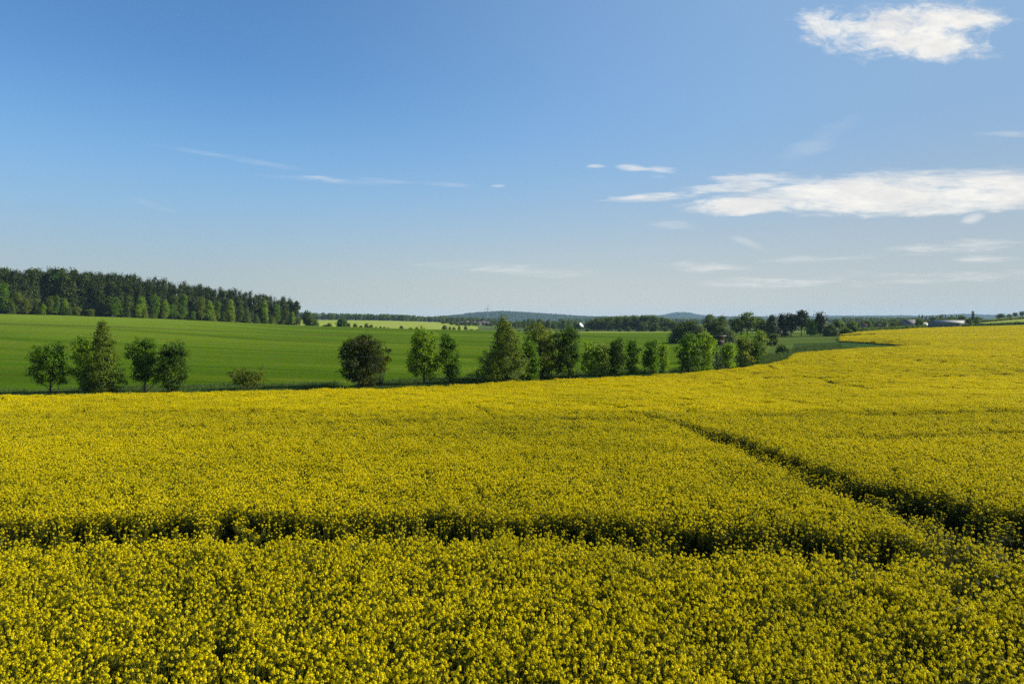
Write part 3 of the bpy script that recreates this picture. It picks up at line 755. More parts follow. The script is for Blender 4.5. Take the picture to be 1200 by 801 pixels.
tree('round_bush', 917, 405, 13, 'dome', 'dark', 215, 'small round dark bush alone in the grass behind the corner of the rape field', 'bush', bare=.0)
tree('willow_bush', 808, 374.5, 52, 'dome', 'willow', 330, 'huge dome shaped grey green bush, left half, behind the tree row', 'bush', 'dome shaped bushes behind the row', bare=.0, dens=2.4)
tree('willow_bush', 840, 375.5, 46, 'dome', 'willow', 335, 'huge dome shaped grey green bush, right half, behind the hunting hide', 'bush', 'dome shaped bushes behind the row', bare=.0, dens=2.4)
tree('pale_tree', 903, 391, 16, 'oval', 'willow', 290, 'soft grey green tree behind the pale one, before the far grove', 'tree', bare=.03)

G2 = 'grove of tall trees beyond the meadow'
GROVE = [
    ('broadleaf_tree', 832, 368.5, 15, 'round', 'wood', 560, 'round dark tree looking over the dome shaped bush, left of two', .1),
    ('broadleaf_tree', 846, 370, 12, 'round', 'wood', 560, 'round dark tree looking over the dome shaped bush, right of two', .1),
    ('pine_tree', 862, 372, 22, 'round', 'wood', 440, 'lower dark tree at the left end of the grove', .1),
    ('broadleaf_tree', 876, 365.5, 26, 'multi', 'wood', 430, 'tall spreading open crowned tree in the left part of the grove', .2),
    ('broadleaf_tree', 891, 372, 18, 'round', 'wood', 440, 'low dark tree between the spreading tree and the pointed spruces', .1),
    ('spruce_tree', 906, 368.5, 20, 'cone', 'pine', 430, 'broad dark conifer left of two thin spires', .08),
    ('spruce_tree', 915.5, 367.5, 7, 'spruce', 'spruce', 440, 'thin dark spire of a spruce, left one of the close pair', .02),
    ('spruce_tree', 919.5, 368.5, 6, 'spruce', 'spruce', 440, 'thin dark spire of a spruce, right one of the close pair', .02),
    ('pine_tree', 927, 366.5, 17, 'oval', 'pine', 425, 'dark upright pine with a gap of light at its trunk', .25),
    ('pine_tree', 939, 363.5, 20, 'multi', 'pine', 425, 'tall pine with an open arched top, the highest in the grove', .25),
    ('broadleaf_tree', 950, 376, 12, 'oval', 'light', 420, 'lighter green tree filling in between the pines of the grove', .05),
    ('pine_tree', 961, 365.5, 15, 'oval', 'pine', 420, 'tall dark narrow pine at the right end of the tall grove', .05),
    ('bush', 974, 380, 20, 'dome', 'willow', 400, 'big rounded grey green bush right of the tall dark pine', .0),
    ('broadleaf_tree', 983, 374, 18, 'round', 'wood', 440, 'rounded dark tree rising behind the big grey green bush', .06),
    ('bush', 991, 384, 12, 'dome', 'wood', 385, 'dark bush at the tip of the yellow field', .0),
    ('broadleaf_tree', 998, 377, 12, 'round', 'wood', 430, 'dark small tree above the tip of the yellow field', .06),
]
for kind, px, top, w, shp, fo, Y, lab, bare in GROVE:
    tree(kind, px, top, w, shp, fo, Y, lab, 'bush' if kind == 'bush' else 'tree', G2, bare, dens=.8)

# trees of the far woods share a few grown kinds; every tree is an object of its own
def proto(shape, H, W, fol, seed, bare=.1, leaf=.5, clumps=110, per=14, bark='bark'):
    rng = np.random.default_rng(seed)
    w, f = tree_geo(rng, H, W, shape, bare, leaf, clumps, per)
    q = QB(); q.add(np.concatenate(w.v), np.concatenate(w.f), 0); q.add(np.concatenate(f.v), np.concatenate(f.f), 1)
    return q.mesh('tree', [M[bark], M['f_' + fol]]), H, W
SPR = [proto('spruce', 22, 6.6 + .5 * k, 'spruce', 300 + k, .10, .42, 130, 14) for k in range(4)]
PIN = [proto('pine', 22, 8.5, 'pine', 320 + k, .5) for k in range(4)]
BIR = [proto('multi', 15, 7, 'maple', 340, .02, .36, 190), proto('oval', 15, 7.5, 'light', 341, .02, .36, 190), proto('multi', 15, 7.5, 'olive', 345, .03, .36, 170), proto('round', 15, 7, 'wood', 346, .02, .36, 170)]
DEC = [proto('round', 16, 12, 'wood', 360 + k, .06, .6, 130) for k in range(3)] + [proto('oval', 16, 10, 'wood', 365, .06, .6, 120), proto('round', 16, 13, 'willow', 366, .06, .6, 130)]
BSH = [proto('dome', 5, 6, 'wood', 380 + k, .0, .3, 90) for k in range(2)] + [proto('dome', 5, 6, 'olive', 383, .0, .3, 90)]
random.seed(11)
def place(pr, name, px, Y, H, wpx=None, label='', cat='tree', group=None, sink=.3):
    me, h0, w0 = pr
    x, y, z = at(px, Y)
    o = link(name, me, loc=(x, y, z - sink)); s = H / h0
    sx = (wpx / F * Y) / w0 if wpx else s * random.uniform(.85, 1.15)
    o.scale = (sx, sx, s); o.rotation_euler = (0, 0, random.uniform(0, 6.28))
    tag(o, label, cat, group)
    return o

F_EDGE = [(-260, 335), (-100, 362), (0, 388), (60, 402), (170, 432), (250, 475), (300, 510), (352, 555)]
F_TOP = [(-260, 308), (0, 315), (30, 317), (80, 317), (120, 322), (150, 324), (200, 328), (250, 337), (300, 344), (335, 350), (352, 352)]
def fe(px): return float(np.interp(px, [q[0] for q in F_EDGE], [q[1] for q in F_EDGE]))
def ft(px): return float(np.interp(px, [q[0] for q in F_TOP], [q[1] for q in F_TOP]))
GF = 'conifers of the forest on the crest'
for row in range(4):
    px = -60 + row * 3
    while px < 349:
        Y = fe(px) + 6 + row * 9 + random.uniform(-3, 3)
        top = ft(px) + random.choice([random.uniform(-4.5, 1), random.uniform(0, 8)]) + (4 if row == 0 else 0)
        x, y, z = at(px, Y); H = (HOR - top) / F * Y + CAM_Z - z
        if random.random() < .80: place(random.choice(SPR), 'spruce_tree', px, Y, H, None, 'dark spruce standing among many in the forest on the crest of the green field', 'tree', GF)
        else: place(random.choice(PIN), 'pine_tree', px, Y, H, None, 'dark pine standing among many in the forest on the crest of the green field', 'tree', 'pines of the forest on the crest')
        px += random.uniform(4.3, 6.9)
for px, top, w, k, lab in [
    (3, 330, 16, 0, 'bright yellow green birch at the left frame edge before the dark forest'), (22, 341, 14, 2, 'dull olive birch just right of the brightest one at the forest edge'),
    (14, 348, 8, 1, 'short slim green birch between the bright one and the olive one'), (60, 346, 12, 2, 'olive birch at the forest edge, left one beside two slim green birches'),
    (67, 345, 7, 0, 'slim light green birch with pale trunk at the forest edge'), (76, 349, 8, 1, 'short light green birch right of the slim pale trunked one'),
    (70, 318, 26, 0, 'green leafy crown rising among the dark spruce tops'), (89, 358, 8, 2, 'low olive bush-like birch before the shadowed forest trunks'),
    (107, 361, 9, 2, 'lowest rounded olive birch at the foot of the forest'), (127, 346, 14, 3, 'olive birch left of a bright birch cluster'),
    (135, 347, 12, 0, 'light green birch in the middle of the forest edge cluster'), (150, 345, 11, 3, 'narrow olive birch right of the light green cluster'),
    (166, 346, 13, 1, 'yellow green birch with a broad foot along the forest edge'), (181, 344, 12, 0, 'bright birch with two tops right of the broad footed one'),
    (193, 350, 11, 1, 'lower bright birch beside the two topped one'), (206, 344, 11, 3, 'tall dull green birch, left one of a tall pair at the forest edge'),
    (215, 343, 10, 0, 'tall bright green birch, right one of a tall pair at the forest edge'), (236, 347, 12, 2, 'olive birch standing in shade right of the tall pair'),
    (245, 351, 11, 1, 'green birch with a round top in the right half of the forest edge'), (255, 352, 8, 0, 'narrow bright birch in the right half of the forest edge'),
    (270, 350, 13, 1, 'broad green birch before the pines at the right of the forest'), (281, 357, 10, 3, 'low sloping olive birch right of the broad green one'),
    (311, 351, 10, 1, 'tall slim green birch near the right end of the forest'), (324, 355, 9, 0, 'bright slim birch near the right end of the forest'),
    (335, 362, 11, 3, 'low olive birch at the right end of the forest'), (343, 364, 7, 1, 'last small green birch under the two open pines'),
    (351, 371, 6, 2, 'tiny olive tree just beyond the end of the forest')]:
    Y = fe(px) - 2 if top != 318 else fe(px) + 12
    x, y, z = at(px, Y); H = (HOR - top) / F * Y + CAM_Z - z
    place(BIR[k], 'birch_tree', px, Y, H, w, lab, 'tree', 'birches at the forest edge')
for i in range(34):
    px = 12 + i * 9.9 + random.uniform(-3, 3); Y = fe(px) - random.uniform(-3, 5); base = float(np.interp(px, [0, 170, 345], [366, 371, 381]))
    x, y, z = at(px, Y); H = (HOR - base + random.uniform(7, 19)) / F * Y + CAM_Z - z
    place(random.choice(BIR + BSH), 'fringe_tree', px, Y, H, random.uniform(7, 13), 'low leafy tree in the green fringe along the foot of the forest', 'tree', 'leafy fringe of the forest')
for px, top, w, lab in [(341, 353, 11, 'pine with a rounded top near the right end of the forest'), (348, 352, 10, 'open crowned pine on a bare trunk, last at the right end of the forest')]:
    x, y, z = at(px, 556); place(PIN[0], 'pine_tree', px, 556, (HOR - top) / F * 556 + CAM_Z - z, w, lab, 'tree')
tree('dark_tree', 360, 365.5, 9, 'oval', 'wood', 540, 'dark narrow tree standing apart right of the forest end', bare=.0)
tree('dark_bush', 366, 374, 11, 'dome', 'wood', 538, 'low dark bush at the foot of the narrow tree by the forest', 'bush', bare=.0)

HEDGE = [(381, 379.8, 10, 0, 'low dark flat bush left of the pointed tree on the field boundary'), (386, 377.5, 8, 2, 'small olive bush right behind the low flat one on the field boundary'),
         (408.5, 377.8, 5.5, 0, 'small dark bush just right of the pointed dark tree'), (416.5, 378.2, 6.5, 0, 'wider dark bush, second right of the pointed dark tree'),
         (423, 380.5, 5, 2, 'low olive bush in the row on the field boundary'), (429.5, 377.6, 6, 1, 'taller grey green bush in the row on the field boundary'),
         (435, 379.3, 6, 2, 'round green bush right of the taller grey green one'), (440.5, 382, 3.5, 0, 'tiny dark bush following the round green one'),
         (446, 381.3, 4, 2, 'tiny olive bush near the right end of the row'), (450.5, 382, 4, 0, 'tiny dark bush last but one of the row'), (455, 383, 3, 2, 'tiniest bush at the right end of the row'),
         (470.5, 380.8, 6, 0, 'dark bush alone above the airy upright tree'), (481, 383.2, 6, 0, 'low dark bush left above the upright airy tree'), (488.5, 382.8, 5, 0, 'low dark bush right above the upright airy tree'),
         (521, 380.3, 8, 0, 'large round dark bush on the far field boundary'), (527, 381.5, 4, 1, 'grey bush touching the large round dark one'), (532, 382, 5, 2, 'pale green bush on the far boundary'),
         (538, 380.5, 4, 0, 'small upright dark bush on the far boundary'), (546, 381, 6, 0, 'round black-green bush left of a low clipped hedge'),
         (552, 385, 8, 0, 'low dark hedge piece left of the big larch'), (559, 385.3, 7, 1, 'low grey hedge piece ending at the big larch'),
         (597, 383.5, 6, 0, 'dark bush just right of the top of the big larch'), (616, 384, 6, 0, 'small dark bush on the pale meadow right of the big larch'), (608, 386.3, 5, 1, 'very low grey bush on the pale meadow')]
for px, top, w, k, lab in HEDGE:
    Y = float(np.interp(px, [345, 450, 560, 640], [525, 520, 560, 600]))
    x, y, z = at(px, Y); H = max(1.2, (HOR - top) / F * Y + CAM_Z - z)
    place(BSH[k], 'bush', px, Y, H, w, lab, 'bush', 'bushes on the far field boundary')
tree('pointed_tree', 400.5, 374, 9.5, 'cone', 'dark', 520, 'dark pointed tree, the tallest on the far field boundary', bare=.0)

# woods in the middle distance
GW = 'trees of the round wood behind the meadow'
px = 692.0
while px < 792:
    for row in range(2):
        q = px + random.uniform(-2, 2) + row * 3; Y = 760 + row * 22 + random.uniform(-8, 8)
        top = float(np.interp(q, [688, 700, 725, 755, 780, 792], [376, 371.4, 369.4, 367.8, 371.0, 376])) + random.uniform(-.3, 1.3)
        x, y, z = at(q, Y); H = max(8, (HOR - top) / F * Y + CAM_Z - z)
        place(random.choice(DEC), 'broadleaf_tree', q, Y, H, random.uniform(12, 17), 'leafy tree of the rounded dark wood in the middle distance', 'tree', GW)
    px += 6.5
for px, top, w, lab in [(754, 376, 13, 'round green tree before the dark rounded wood'), (726, 383.5, 7, 'small dark bush before the rounded wood, left of a tree'), (736, 382, 9, 'green bush before the rounded wood'),
                        (748, 383.5, 8, 'olive bush at the foot of the rounded wood'), (689, 384, 8, 'small green tree below the white dish'), (780, 382, 12, 'green tree at the right foot of the rounded wood'),
                        (768, 377, 12, 'rounded tree at the right end of the rounded wood'), (764, 385, 8, 'low bush at the right foot of the rounded wood')]:
    Y = 690; x, y, z = at(px, Y); H = max(2, (HOR - top) / F * Y + CAM_Z - z)
    place(random.choice(DEC), 'broadleaf_tree', px, Y, H, w, lab, 'tree', 'trees before the rounded wood')
for i in range(44):
    q = 590 + i * 2.35 + random.uniform(-1.5, 1.5); Y = random.uniform(860, 1150)
    top = float(np.interp(q, [590, 640, 665, 695], [375, 373.5, 375, 376])) + random.uniform(-1.5, 4)
    x, y, z = at(q, Y); H = max(5, (HOR - top) / F * Y + CAM_Z - z)
    place(random.choice(DEC), 'broadleaf_tree', q, Y, H, random.uniform(6, 11), 'leafy tree in the broken woodland below the blue hill', 'tree', 'woodland below the blue hill')
for i in range(46):
    q = 520 + i * 1.8 + random.uniform(-2, 2); Y = random.uniform(1060, 1340)
    top = 376.5 + random.uniform(-1.2, 3)
    x, y, z = at(q, Y); H = max(4, (HOR - top) / F * Y + CAM_Z - z)
    place(random.choice(DEC), 'broadleaf_tree', q, Y, min(H, 14), random.uniform(4, 8), 'small distant tree among the village roofs', 'tree', 'trees around the distant village')
# right: gardens and trees round the farm
for i in range(64):
    q = 1000 + i * 2.35 + random.uniform(-2, 2); Y = random.uniform(560, 820)
    top = float(np.interp(q, [1000, 1040, 1070, 1100, 1130, 1150, 1165], [376, 374, 371.5, 376.5, 374, 369.5, 373])) + random.uniform(-1, 3.5)
    if 1084 < q < 1132: Y = random.uniform(700, 820); top -= 4 if q > 1090 else 0
    x, y, z = at(q, Y); H = max(3, (HOR - top) / F * Y + CAM_Z - z)
    place(random.choice(DEC), 'broadleaf_tree', q, Y, min(H, 20), random.uniform(7, 13), 'leafy garden tree around the farm sheds on the right', 'tree', 'trees around the farm')
for i in range(22):
    q = 1077 + i * 2.2 + random.uniform(-1, 1); Y = random.uniform(860, 900)
    x, y, z = at(q, Y); top = 368.5 + random.uniform(-1.2, 2)
    place(random.choice(SPR + DEC[:1]), 'spruce_tree', q, Y, (HOR - top) / F * Y + CAM_Z - z, random.uniform(3.5, 6), 'dark spruce in the belt behind the white roofed shed', 'tree', 'spruce belt behind the shed')
for px, top, w, Y, k, lab in [(1140, 363.5, 7, 700, 'S', 'thin dark spruce sticking out above the farm trees'), (1127, 368, 12, 660, 'D', 'rounded grey tree right of the white shed roof'),
                              (1174, 366.8, 14, 980, 'B', 'low bush on the skyline of the right hand rise'), (1190, 365.5, 7, 1000, 'D', 'small dark tree on the skyline, left of the last pair'),
                              (1198, 364, 8, 1000, 'D', 'small dark tree on the skyline at the right frame edge'), (1183, 367.3, 8, 990, 'B', 'tiny bush between the skyline bush and the last trees')]:
    x, y, z = at(px, Y); pr = {'S': SPR[0], 'D': DEC[0], 'B': BSH[0]}[k]
    place(pr, {'S': 'spruce_tree', 'D': 'broadleaf_tree', 'B': 'bush'}[k], px, Y, max(3, (HOR - top) / F * Y + CAM_Z - z), w, lab, 'bush' if k == 'B' else 'tree')
# hedges across the right hand rise
def hedge(name, pts, h, wid, fol, label):
    q = QB(); rng = np.random.default_rng(int(pts[0][0]))
    x0, y0, z0 = at(*pts[0])
    for (pa, Ya), (pb, Yb) in zip(pts[:-1], pts[1:]):
        n = 260
        t = rng.uniform(size=n); pp = pa + (pb - pa) * t; Y = Ya + (Yb - Ya) * t + rng.normal(size=n) * wid * .35
        X = (pp - 600) / F * Y
        P = np.stack([X, Y, zg(X, Y) + h * rng.uniform(0, 1, n) * (.6 + .6 * vnoise(X / 6, Y / 6, 4))], 1) - (x0, y0, z0)
        P = np.repeat(P, 8, 0) + rng.normal(size=(n * 8, 3)) * .45
        q.cards(cards(P, rng.normal(size=(n * 8, 3)) * .6 + (0, 0, .5), .3, .5, rng, .1), 0)
    o = link(name, q.mesh(name, [M['f_' + fol]]), loc=(x0, y0, z0)); tag(o, label, 'hedge')
hedge('hedge', [(1128, 560), (1165, 545), (1200, 540), (1245, 535)], 1.3, 3, 'wood', 'long low dark hedge directly above the yellow field at the right edge')
hedge('hedge', [(1140, 700), (1170, 715), (1205, 730), (1245, 740)], 1.8, 3, 'wood', 'upper hedge line between the two fields on the right hand rise')
hedge('hedge', [(1000, 470), (1030, 500), (1060, 530), (1085, 545)], 2.4, 4, 'wood', 'uneven hedge along the back edge of the yellow field')

def track():
    """worn strip of bare soil along the young cereal"""
    px = np.linspace(-120, 445, 160); py = np.interp(px, [-120, 0, 130, 250, 350, 445], [377, 379.3, 382.5, 387.5, 391.5, 394.5])
    V = []
    for u, v in zip(px, py):
        Yc = solve(u, v, 0, lo=110)
        for w in (-2.0, 2.0):
            Y = Yc + w + .8 * (vnoise(np.array(u / 9), np.array(w), 3) - .5); X = (u - 600) / F * Y
            V.append((X, Y, float(zg(X, Y)) + .06))
    Q = [(2 * i, 2 * i + 2, 2 * i + 3, 2 * i + 1) for i in range(len(px) - 1)]
    M['track'] = field_mat('worn_strip', (0.085, 0.105, 0.018), (0.11, 0.10, 0.03), (0.06, 0.11, 0.012), rows_amt=.4, patch=.06)
    tag(link('field_track', mesh_np('field_track', V, Q, [M['track']], smooth=True)), kind='structure')
track()

def far_wood(name, segs, label, fol='wood', seed=1, leaf=1.6, per=2, low=.3):
    """a far-off belt of woodland that reads as one mass"""
    rng = np.random.default_rng(seed); q = QB()
    for (pa, Ya, ta), (pb, Yb, tb) in zip(segs[:-1], segs[1:]):
        m = max(6, int(abs(pb - pa) / 1.3))
        for i in range(m * per):
            t = rng.uniform(); px = pa + (pb - pa) * t; Y = Ya + (Yb - Ya) * t + rng.uniform(0, 60 if per == 2 else 16); top = ta + (tb - ta) * t + rng.normal() * .35
            X = (px - 600) / F * Y; z = float(zg(X, Y)); H = max(5, (HOR - top) / F * Y + CAM_Z - z); W = rng.uniform(5, 10)
            k = 46; d = rng.normal(size=(k, 3)); d /= np.linalg.norm(d, axis=1, keepdims=True)
            c = np.array([X, Y, z + H * .52]); P = c + d * np.array([W / 2, W / 2, H * .5]) * rng.uniform(.6, 1.0, (k, 1))
            P[:, 2] = np.maximum(P[:, 2], z + low)
            q.cards(cards(P, d + rng.normal(size=(k, 3)) * .4, leaf * .7, leaf, rng, .1), 0)
            q.tube([(X, Y, z - .5), (X, Y, z + H * .6)], [.3, .15], 4, 1)
    tag(link(name, q.mesh(name, [M['f_' + fol], M['bark']])), label, 'woodland', kind='stuff')
far_wood('distant_woodland', [(352, 1430, 366), (400, 1450, 367), (440, 1460, 368), (452, 1450, 367.6), (480, 1460, 369), (498, 1500, 370.5), (540, 1550, 371.5), (585, 1600, 372.5)], 'dark belt of woodland on the skyline behind the pale field', seed=3)
far_wood('distant_woodland', [(985, 1500, 371), (1010, 1500, 371.5), (1045, 1450, 371.8), (1080, 1400, 372)], 'dark belt of woodland behind the grove and the red roofed house', seed=4)
far_wood('distant_woodland', [(655, 2300, 373), (700, 2300, 373), (790, 2300, 373), (860, 2300, 373.5), (985, 2200, 373)], 'thin far belt of woodland below the pale hills', seed=5, leaf=2.2)

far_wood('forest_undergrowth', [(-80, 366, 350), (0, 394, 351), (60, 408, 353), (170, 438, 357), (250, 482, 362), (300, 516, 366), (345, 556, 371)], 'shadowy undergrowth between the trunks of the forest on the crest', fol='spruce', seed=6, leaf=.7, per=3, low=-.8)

# ------------------------------------------------------------------ rough grass at the foot of the row
def build_verge():
    rng = np.random.default_rng(21)
    M['grass'] = leaf_mat('verge_grass', (0.050, 0.095, 0.016), (0.085, 0.13, 0.028), trans=.25, var=.5, inst=True)
    protos = []
    for k in range(4):
        q = QB(); n = 60
        a = rng.uniform(0, 6.283, n); r = rng.uniform(0, .35, n); hgt = rng.uniform(.25, .75, n)
        P = np.stack([r * np.cos(a), r * np.sin(a), hgt * .5], 1)
        b = np.stack([np.cos(a + 1.5), np.sin(a + 1.5), a * 0], 1) * .02
        tip = np.stack([np.cos(a), np.sin(a), a * 0], 1) * hgt[:, None] * .35 + np.stack([a * 0, a * 0, hgt], 1)
        root = P * (1, 1, 0)
        q.cards(np.stack([root - b, root + b, root + tip + b * .3, root + tip - b * .3], 1), 0)
        protos.append(bpy.data.objects.new('grass_tuft', q.mesh('grass_tuft', [M['grass']])))
    n = 42000
    px = rng.uniform(-60, 985, n); X = np.zeros(n)
    e = np.interp(px, E_PX, E_Y)
    Y = e + rng.uniform(.3, 1, n) ** 1.5 * np.where(px > 800, 60, 17); X = (px - 600) / F * Y
    k = ~in_crop(X, Y) & (vnoise(X / 5, Y / 5, 6) > .3); X, Y = X[k], Y[k]; n = len(X)
    s = rng.uniform(.6, 1.9, n)
    scatter('verge_grass', protos, np.stack([X, Y, zg(X, Y)], 1), np.stack([s * 0, s * 0, rng.uniform(0, 6.28, n)], 1), np.stack([s, s, s], 1), rng.integers(0, 4, n), 'rough dark grass growing along the foot of the tree row', 'grass')
build_verge()

# ------------------------------------------------------------------ built things
M['oldwood'] = plain_mat('weathered_wood', (0.075, 0.065, 0.055), (0.035, 0.03, 0.026), 4, .85, (4, 4, .5))
M['tin'] = plain_mat('pale_roof_sheet', (0.27, 0.27, 0.265), (0.2, 0.2, 0.195), 2, .5)
M['white'] = plain_mat('white_paint', (0.80, 0.80, 0.78), (0.7, 0.7, 0.68), 2, .5)
M['dark'] = plain_mat('dark_opening', (0.02, 0.02, 0.02), (0.012, 0.012, 0.012), 2, .4)
M['redroof'] = plain_mat('red_tiles', (0.24, 0.085, 0.055), (0.2, 0.06, 0.04), 6, .8)
M['rustroof'] = plain_mat('rusty_tiles', (0.14, 0.075, 0.055), (0.09, 0.05, 0.04), 6, .8)
M['greyroof'] = plain_mat('grey_tiles', (0.12, 0.115, 0.12), (0.07, 0.07, 0.075), 6, .8)
M['render'] = plain_mat('house_render', (0.15, 0.147, 0.135), (0.11, 0.105, 0.1), 1, .85)
M['shedwall'] = plain_mat('grey_green_sheet', (0.13, 0.16, 0.14), (0.09, 0.11, 0.10), 3, .7, (6, 6, .3))
M['lightwall'] = plain_mat('pale_sheet_wall', (0.24, 0.235, 0.21), (0.18, 0.175, 0.16), 3, .7)

def hide():
    Y = Ye(842) + 12; x, y, z = at(842, Y); s = Y / F
    r = link('hunting_hide', None, loc=(x, y, z)); r.rotation_euler = (0, 0, R(12))
    tag(r, 'dark wooden raised hunting hide with a pale roof edge standing between the trees', 'hunting hide')
    top = (HOR - 392.5) * s + CAM_Z - z; fl = top - 1.95
    for sx in (-1, 1):
        for sy in (-1, 1):
            q = QB(); q.tube([(sx * 1.05, sy * 1.05, -.3), (sx * .72, sy * .72, fl)], [.10, .09], 7); link('leg', q.mesh('leg', [M['oldwood']], True), r)
    q = QB(); q.box((0, 0, fl), (1.85, 1.85, .14)); link('platform', q.mesh('platform', [M['oldwood']]), r)
    q = QB(); w = .86; t = .05
    for rz in range(4):                                       # boarded walls with a window slot in each
        a = rz * math.pi / 2; ca, sa = math.cos(a), math.sin(a)
        def P(u, v): return (u * ca - (-w) * sa, u * sa + (-w) * ca, v)
        q.box(P(0, fl + .07 + .45), (2 * w - .06, t, .9), 0, a)
        q.box(P(0, fl + 1.55), (2 * w - .06, t, .34), 0, a)
        for u in (-.73, 0, .73): q.box(P(u, fl + 1.18), (.2 if u else .12, t + .006, .42), 0, a)
    wl = link('cabin', q.mesh('cabin', [M['oldwood']]), r)
    q = QB()
    V = [(-1.12, -1.2, top - .06), (1.12, -1.2, top - .06), (1.12, 1.2, top - .26), (-1.12, 1.2, top - .26)]
    V += [(a, b, c - .09) for a, b, c in V]
    q.add(V, [(0, 1, 2, 3), (7, 6, 5, 4), (0, 4, 5, 1), (1, 5, 6, 2), (2, 6, 7, 3), (3, 7, 4, 0)]); link('roof', q.mesh('roof', [M['tin']]), r)
    q = QB()
    for s_ in (-.22, .22): q.tube([(s_ + .9, -1.9, -.2), (s_ + .3, -.95, fl + .3)], [.045, .04], 6)
    for k in range(11):
        t_ = (k + .7) / 11.5; q.tube([(-.24 + .9 - .6 * t_, -1.9 + .95 * t_, -.2 + t_ * (fl + .4)), (.24 + .9 - .6 * t_, -1.9 + .95 * t_, -.2 + t_ * (fl + .4))], [.025, .025], 5)
    link('ladder', q.mesh('ladder', [M['oldwood']]), r)
    q = QB()
    for a in range(4):
        c0, s0, c1, s1 = [(-1, -1, 1, -1), (1, -1, 1, 1), (1, 1, -1, 1), (-1, 1, -1, -1)][a]
        q.tube([(c0 * .98, s0 * .98, fl * .2), (c1 * .80, s1 * .80, fl * .78)], [.045, .045], 5); q.tube([(c1 * .98, s1 * .98, fl * .2), (c0 * .80, s0 * .80, fl * .78)], [.045, .045], 5)
    link('brace', q.mesh('brace', [M['oldwood']]), r)
hide()

def gable(px, Y, L, D, eave, ridge_h, rz, wall, roof, name, label, cat, group=None, wins=3, door=True, zoff=0.0, over=.4):
    x, y, z = at(px, Y); z += zoff
    r = link(name, None, loc=(x, y, z)); r.rotation_euler = (0, 0, rz); tag(r, label, cat, group)
    q = QB(); l, d = L / 2, D / 2
    q.add([(-l, -d, -2), (l, -d, -2), (l, d, -2), (-l, d, -2), (-l, -d, eave), (l, -d, eave), (l, d, eave), (-l, d, eave)], [(0, 1, 5, 4), (1, 2, 6, 5), (2, 3, 7, 6), (3, 0, 4, 7)])
    for s in (-1, 1): q.add([(s * l, -d, eave), (s * l, 0, (eave + ridge_h) / 2 + (ridge_h - eave) / 2), (s * l, d, eave), (s * l, 0, eave)], [(0, 3, 2, 1)])
    link('wall', q.mesh('wall', [M[wall]]), r)
    q = QB(); o = over; sl = (ridge_h - eave) / d; e = eave - sl * o + .12; rh = ridge_h + .12
    for s in (-1, 1):
        V = [(-l - o, s * (d + o), e), (l + o, s * (d + o), e), (l + o, 0, rh), (-l - o, 0, rh)]; V += [(a, b, c + .15) for a, b, c in V]
        q.add(V, [(0, 1, 2, 3), (7, 6, 5, 4), (0, 4, 5, 1), (1, 5, 6, 2), (2, 6, 7, 3), (3, 7, 4, 0)])
    rf = link('roof', q.mesh('roof', [M[roof]]), r)
    for k in range(wins):
        q = QB(); u = -l + L * (k + .5) / wins
        q.box((u, -d - .03, min(eave * .6, 1.7)), (min(1.2, L / wins * .45), .08, min(1.2, eave * .4))); link('window', q.mesh('window', [M['dark']]), r)
    if door:
        q = QB(); q.box((l * .82, -d - .035, 1.05), (L * .06 + .5, .09, 2.1)); link('door', q.mesh('door', [M['dark']]), r)
    return r
Yb = 590; s = Yb / F
xb, yb, zb = at(1112, Yb)
def zat(row, Y): return (HOR - row) / F * Y + CAM_Z
gable(1112, Yb, 38 * s, 14, max(2.5, zat(378.0, Yb) - zb), max(3.6, zat(375.4, Yb) - zb), R(4), 'shedwall', 'tin', 'farm_shed', 'long low farm shed with a white roof behind the yellow field', 'shed', wins=6)
gable(1080, Yb + 12, 11 * s, 8, max(2, zat(379.0, Yb) - zb), max(3, zat(376.2, Yb) - zb), R(-6), 'lightwall', 'tin', 'farm_shed', 'small pale roofed shed left of the long white roofed one', 'shed', wins=2)
Yh = 560; xh, yh, zh = at(1017, Yh)
gable(1011, Yh, 6, 5, max(2.4, zat(380.8, Yh) - zh), max(4, zat(377.4, Yh) - zh), R(62), 'render', 'redroof', 'house', 'pale house with a red tiled roof among trees by the tip of the field', 'house', wins=2)
gable(1034, Yh + 60, 7, 6, 2.6, 4.6, R(-20), 'render', 'rustroof', 'house', 'house with a rusty red roof half hidden in garden trees', 'house', wins=3)
gable(1066, Yh + 60, 11, 8, 4.2, 7.6, R(10), 'lightwall', 'greyroof', 'house', 'grey roofed house between the red roofs and the sheds', 'house', wins=3)
HV = [(541, 'render', 'greyroof', 'pale village house with grey roof, leftmost of the distant village'), (547, 'lightwall', 'rustroof', 'village house with a dull red roof near the left of the distant village'),
      (551.5, 'render', 'greyroof', 'tall pale village house with two dark windows'), (556, 'lightwall', 'greyroof', 'grey village house turned sideways'), (561, 'lightwall', 'rustroof', 'pale village house under a dull red roof left of the big larch'),
      (566, 'render', 'greyroof', 'white walled village house close to the big larch'), (600, 'render', 'greyroof', 'village house right of the big larch top'), (606, 'lightwall', 'rustroof', 'dull red roofed village house right of the big larch top'),
      (570, 'lightwall', 'greyroof', 'dull village house half behind the big larch')]
for i, (px, wl, rf, lab) in enumerate(HV):
    gable(px, 1130 + 35 * (i % 3), 6 + i % 3 * 1.2, 6, 2.8 + (i % 2) * 1.2, 5.2 + (i % 2) * 1.2, R(-40 + 37 * i % 90), wl, rf, 'village_house', lab, 'house', 'houses of the distant village', wins=3)

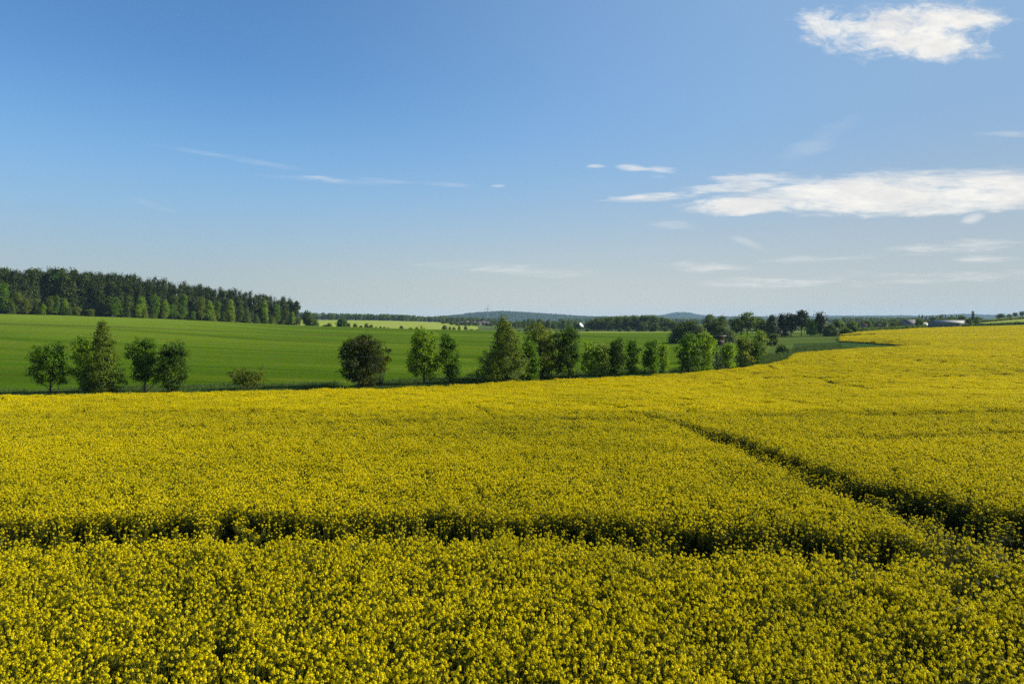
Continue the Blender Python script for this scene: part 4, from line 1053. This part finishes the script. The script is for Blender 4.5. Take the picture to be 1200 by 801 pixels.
def dish():
    Y = 420; x, y, z = at(681, Y); r = link('satellite_dish', None, loc=(x, y, z)); s = Y / F
    tag(r, 'white tilted dish on a thin mast showing above the tree row before the dark wood', 'dish')
    zc = (HOR - 381) * s + CAM_Z - z
    q = QB(); q.tube([(0, 0, -.3), (0, 0, zc * .5), (0, .25, zc - .2)], [.16, .13, .10], 8); link('mast', q.mesh('mast', [M['tin']], True), r)
    n = 20; V = []; Q = []
    for k, (rr, dd) in enumerate([(0.02, 0), (.6, .06), (1.1, .22), (1.5, .42)]):
        for j in range(n):
            a = 2 * math.pi * j / n; V.append((rr * math.cos(a), rr * math.sin(a), dd))
    for k in range(3):
        for j in range(n): Q.append((k * n + j, k * n + (j + 1) % n, (k + 1) * n + (j + 1) % n, (k + 1) * n + j))
    V = np.array(V); b = V - (0, 0, .06); m = len(V)
    q = QB(); q.add(V, Q); q.add(b, [f[::-1] for f in Q]); q.add(np.concatenate([V[-n:], b[-n:]]), [(j, (j + 1) % n, n + (j + 1) % n, n + j) for j in range(n)])
    d = link('reflector', q.mesh('reflector', [M['white']], True), r, (0, -.15, zc)); d.rotation_euler = (R(28), R(44), 0)
    q = QB(); q.tube([(1.3, 0, .35), (0, 0, 1.4)], [.04, .04], 5); q.box((0, 0, 1.4), (.2, .2, .3)); link('feed_arm', q.mesh('feed_arm', [M['tin']]), d)
dish()

def turbine():
    Y = 4700; x, y, z = at(571.5, Y); s = Y / F
    r = link('wind_turbine', None, loc=(x, y, z)); tag(r, 'tiny wind turbine standing on the left shoulder of the blue wooded hill', 'wind turbine')
    hub = (HOR - 361.2) * s + CAM_Z - z
    q = QB(); q.tube([(0, 0, -3), (0, 0, hub)], [2.6, 1.6], 10); link('tower', q.mesh('tower', [M['tin']], True), r)
    q = QB(); q.box((0, 1.0, hub + .8), (3.2, 9, 3.4)); link('nacelle', q.mesh('nacelle', [M['tin']]), r)
    q = QB(); q.tube([(0, -3.6, hub + .8), (0, -6, hub + .8)], [1.7, .6], 10); link('hub', q.mesh('hub', [M['tin']], True), r)
    for k in range(3):
        a = R(8 + 120 * k); dx, dz = math.sin(a), math.cos(a); q = QB()
        q.tube([(0, -4.8, hub + .8), (dx * 8, -4.9, hub + .8 + dz * 8), (dx * 29, -5.2, hub + .8 + dz * 29)], [.7, 1.5, .35], 6); link('blade', q.mesh('blade', [M['tin']], True), r)
turbine()

# ------------------------------------------------------------------ the air
def build_haze():
    q = QB(); q.box((0, 3400, -5), (19600, 12400, 180)); me = q.mesh('haze', [])
    m, h, out = new_mat('haze_air')
    v = h.n('ShaderNodeVolumePrincipled'); v.inputs['Color'].default_value = (.48, .73, 1.0, 1); v.inputs['Density'].default_value = HAZE
    v.inputs['Anisotropy'].default_value = 0.0
    h.nt.links.new(v.outputs[0], out.inputs['Volume']); me.materials.append(m)
    tag(link('haze', me), 'thin bluish haze over the far land', 'haze', kind='stuff')
HAZE = 0.000050
build_haze()
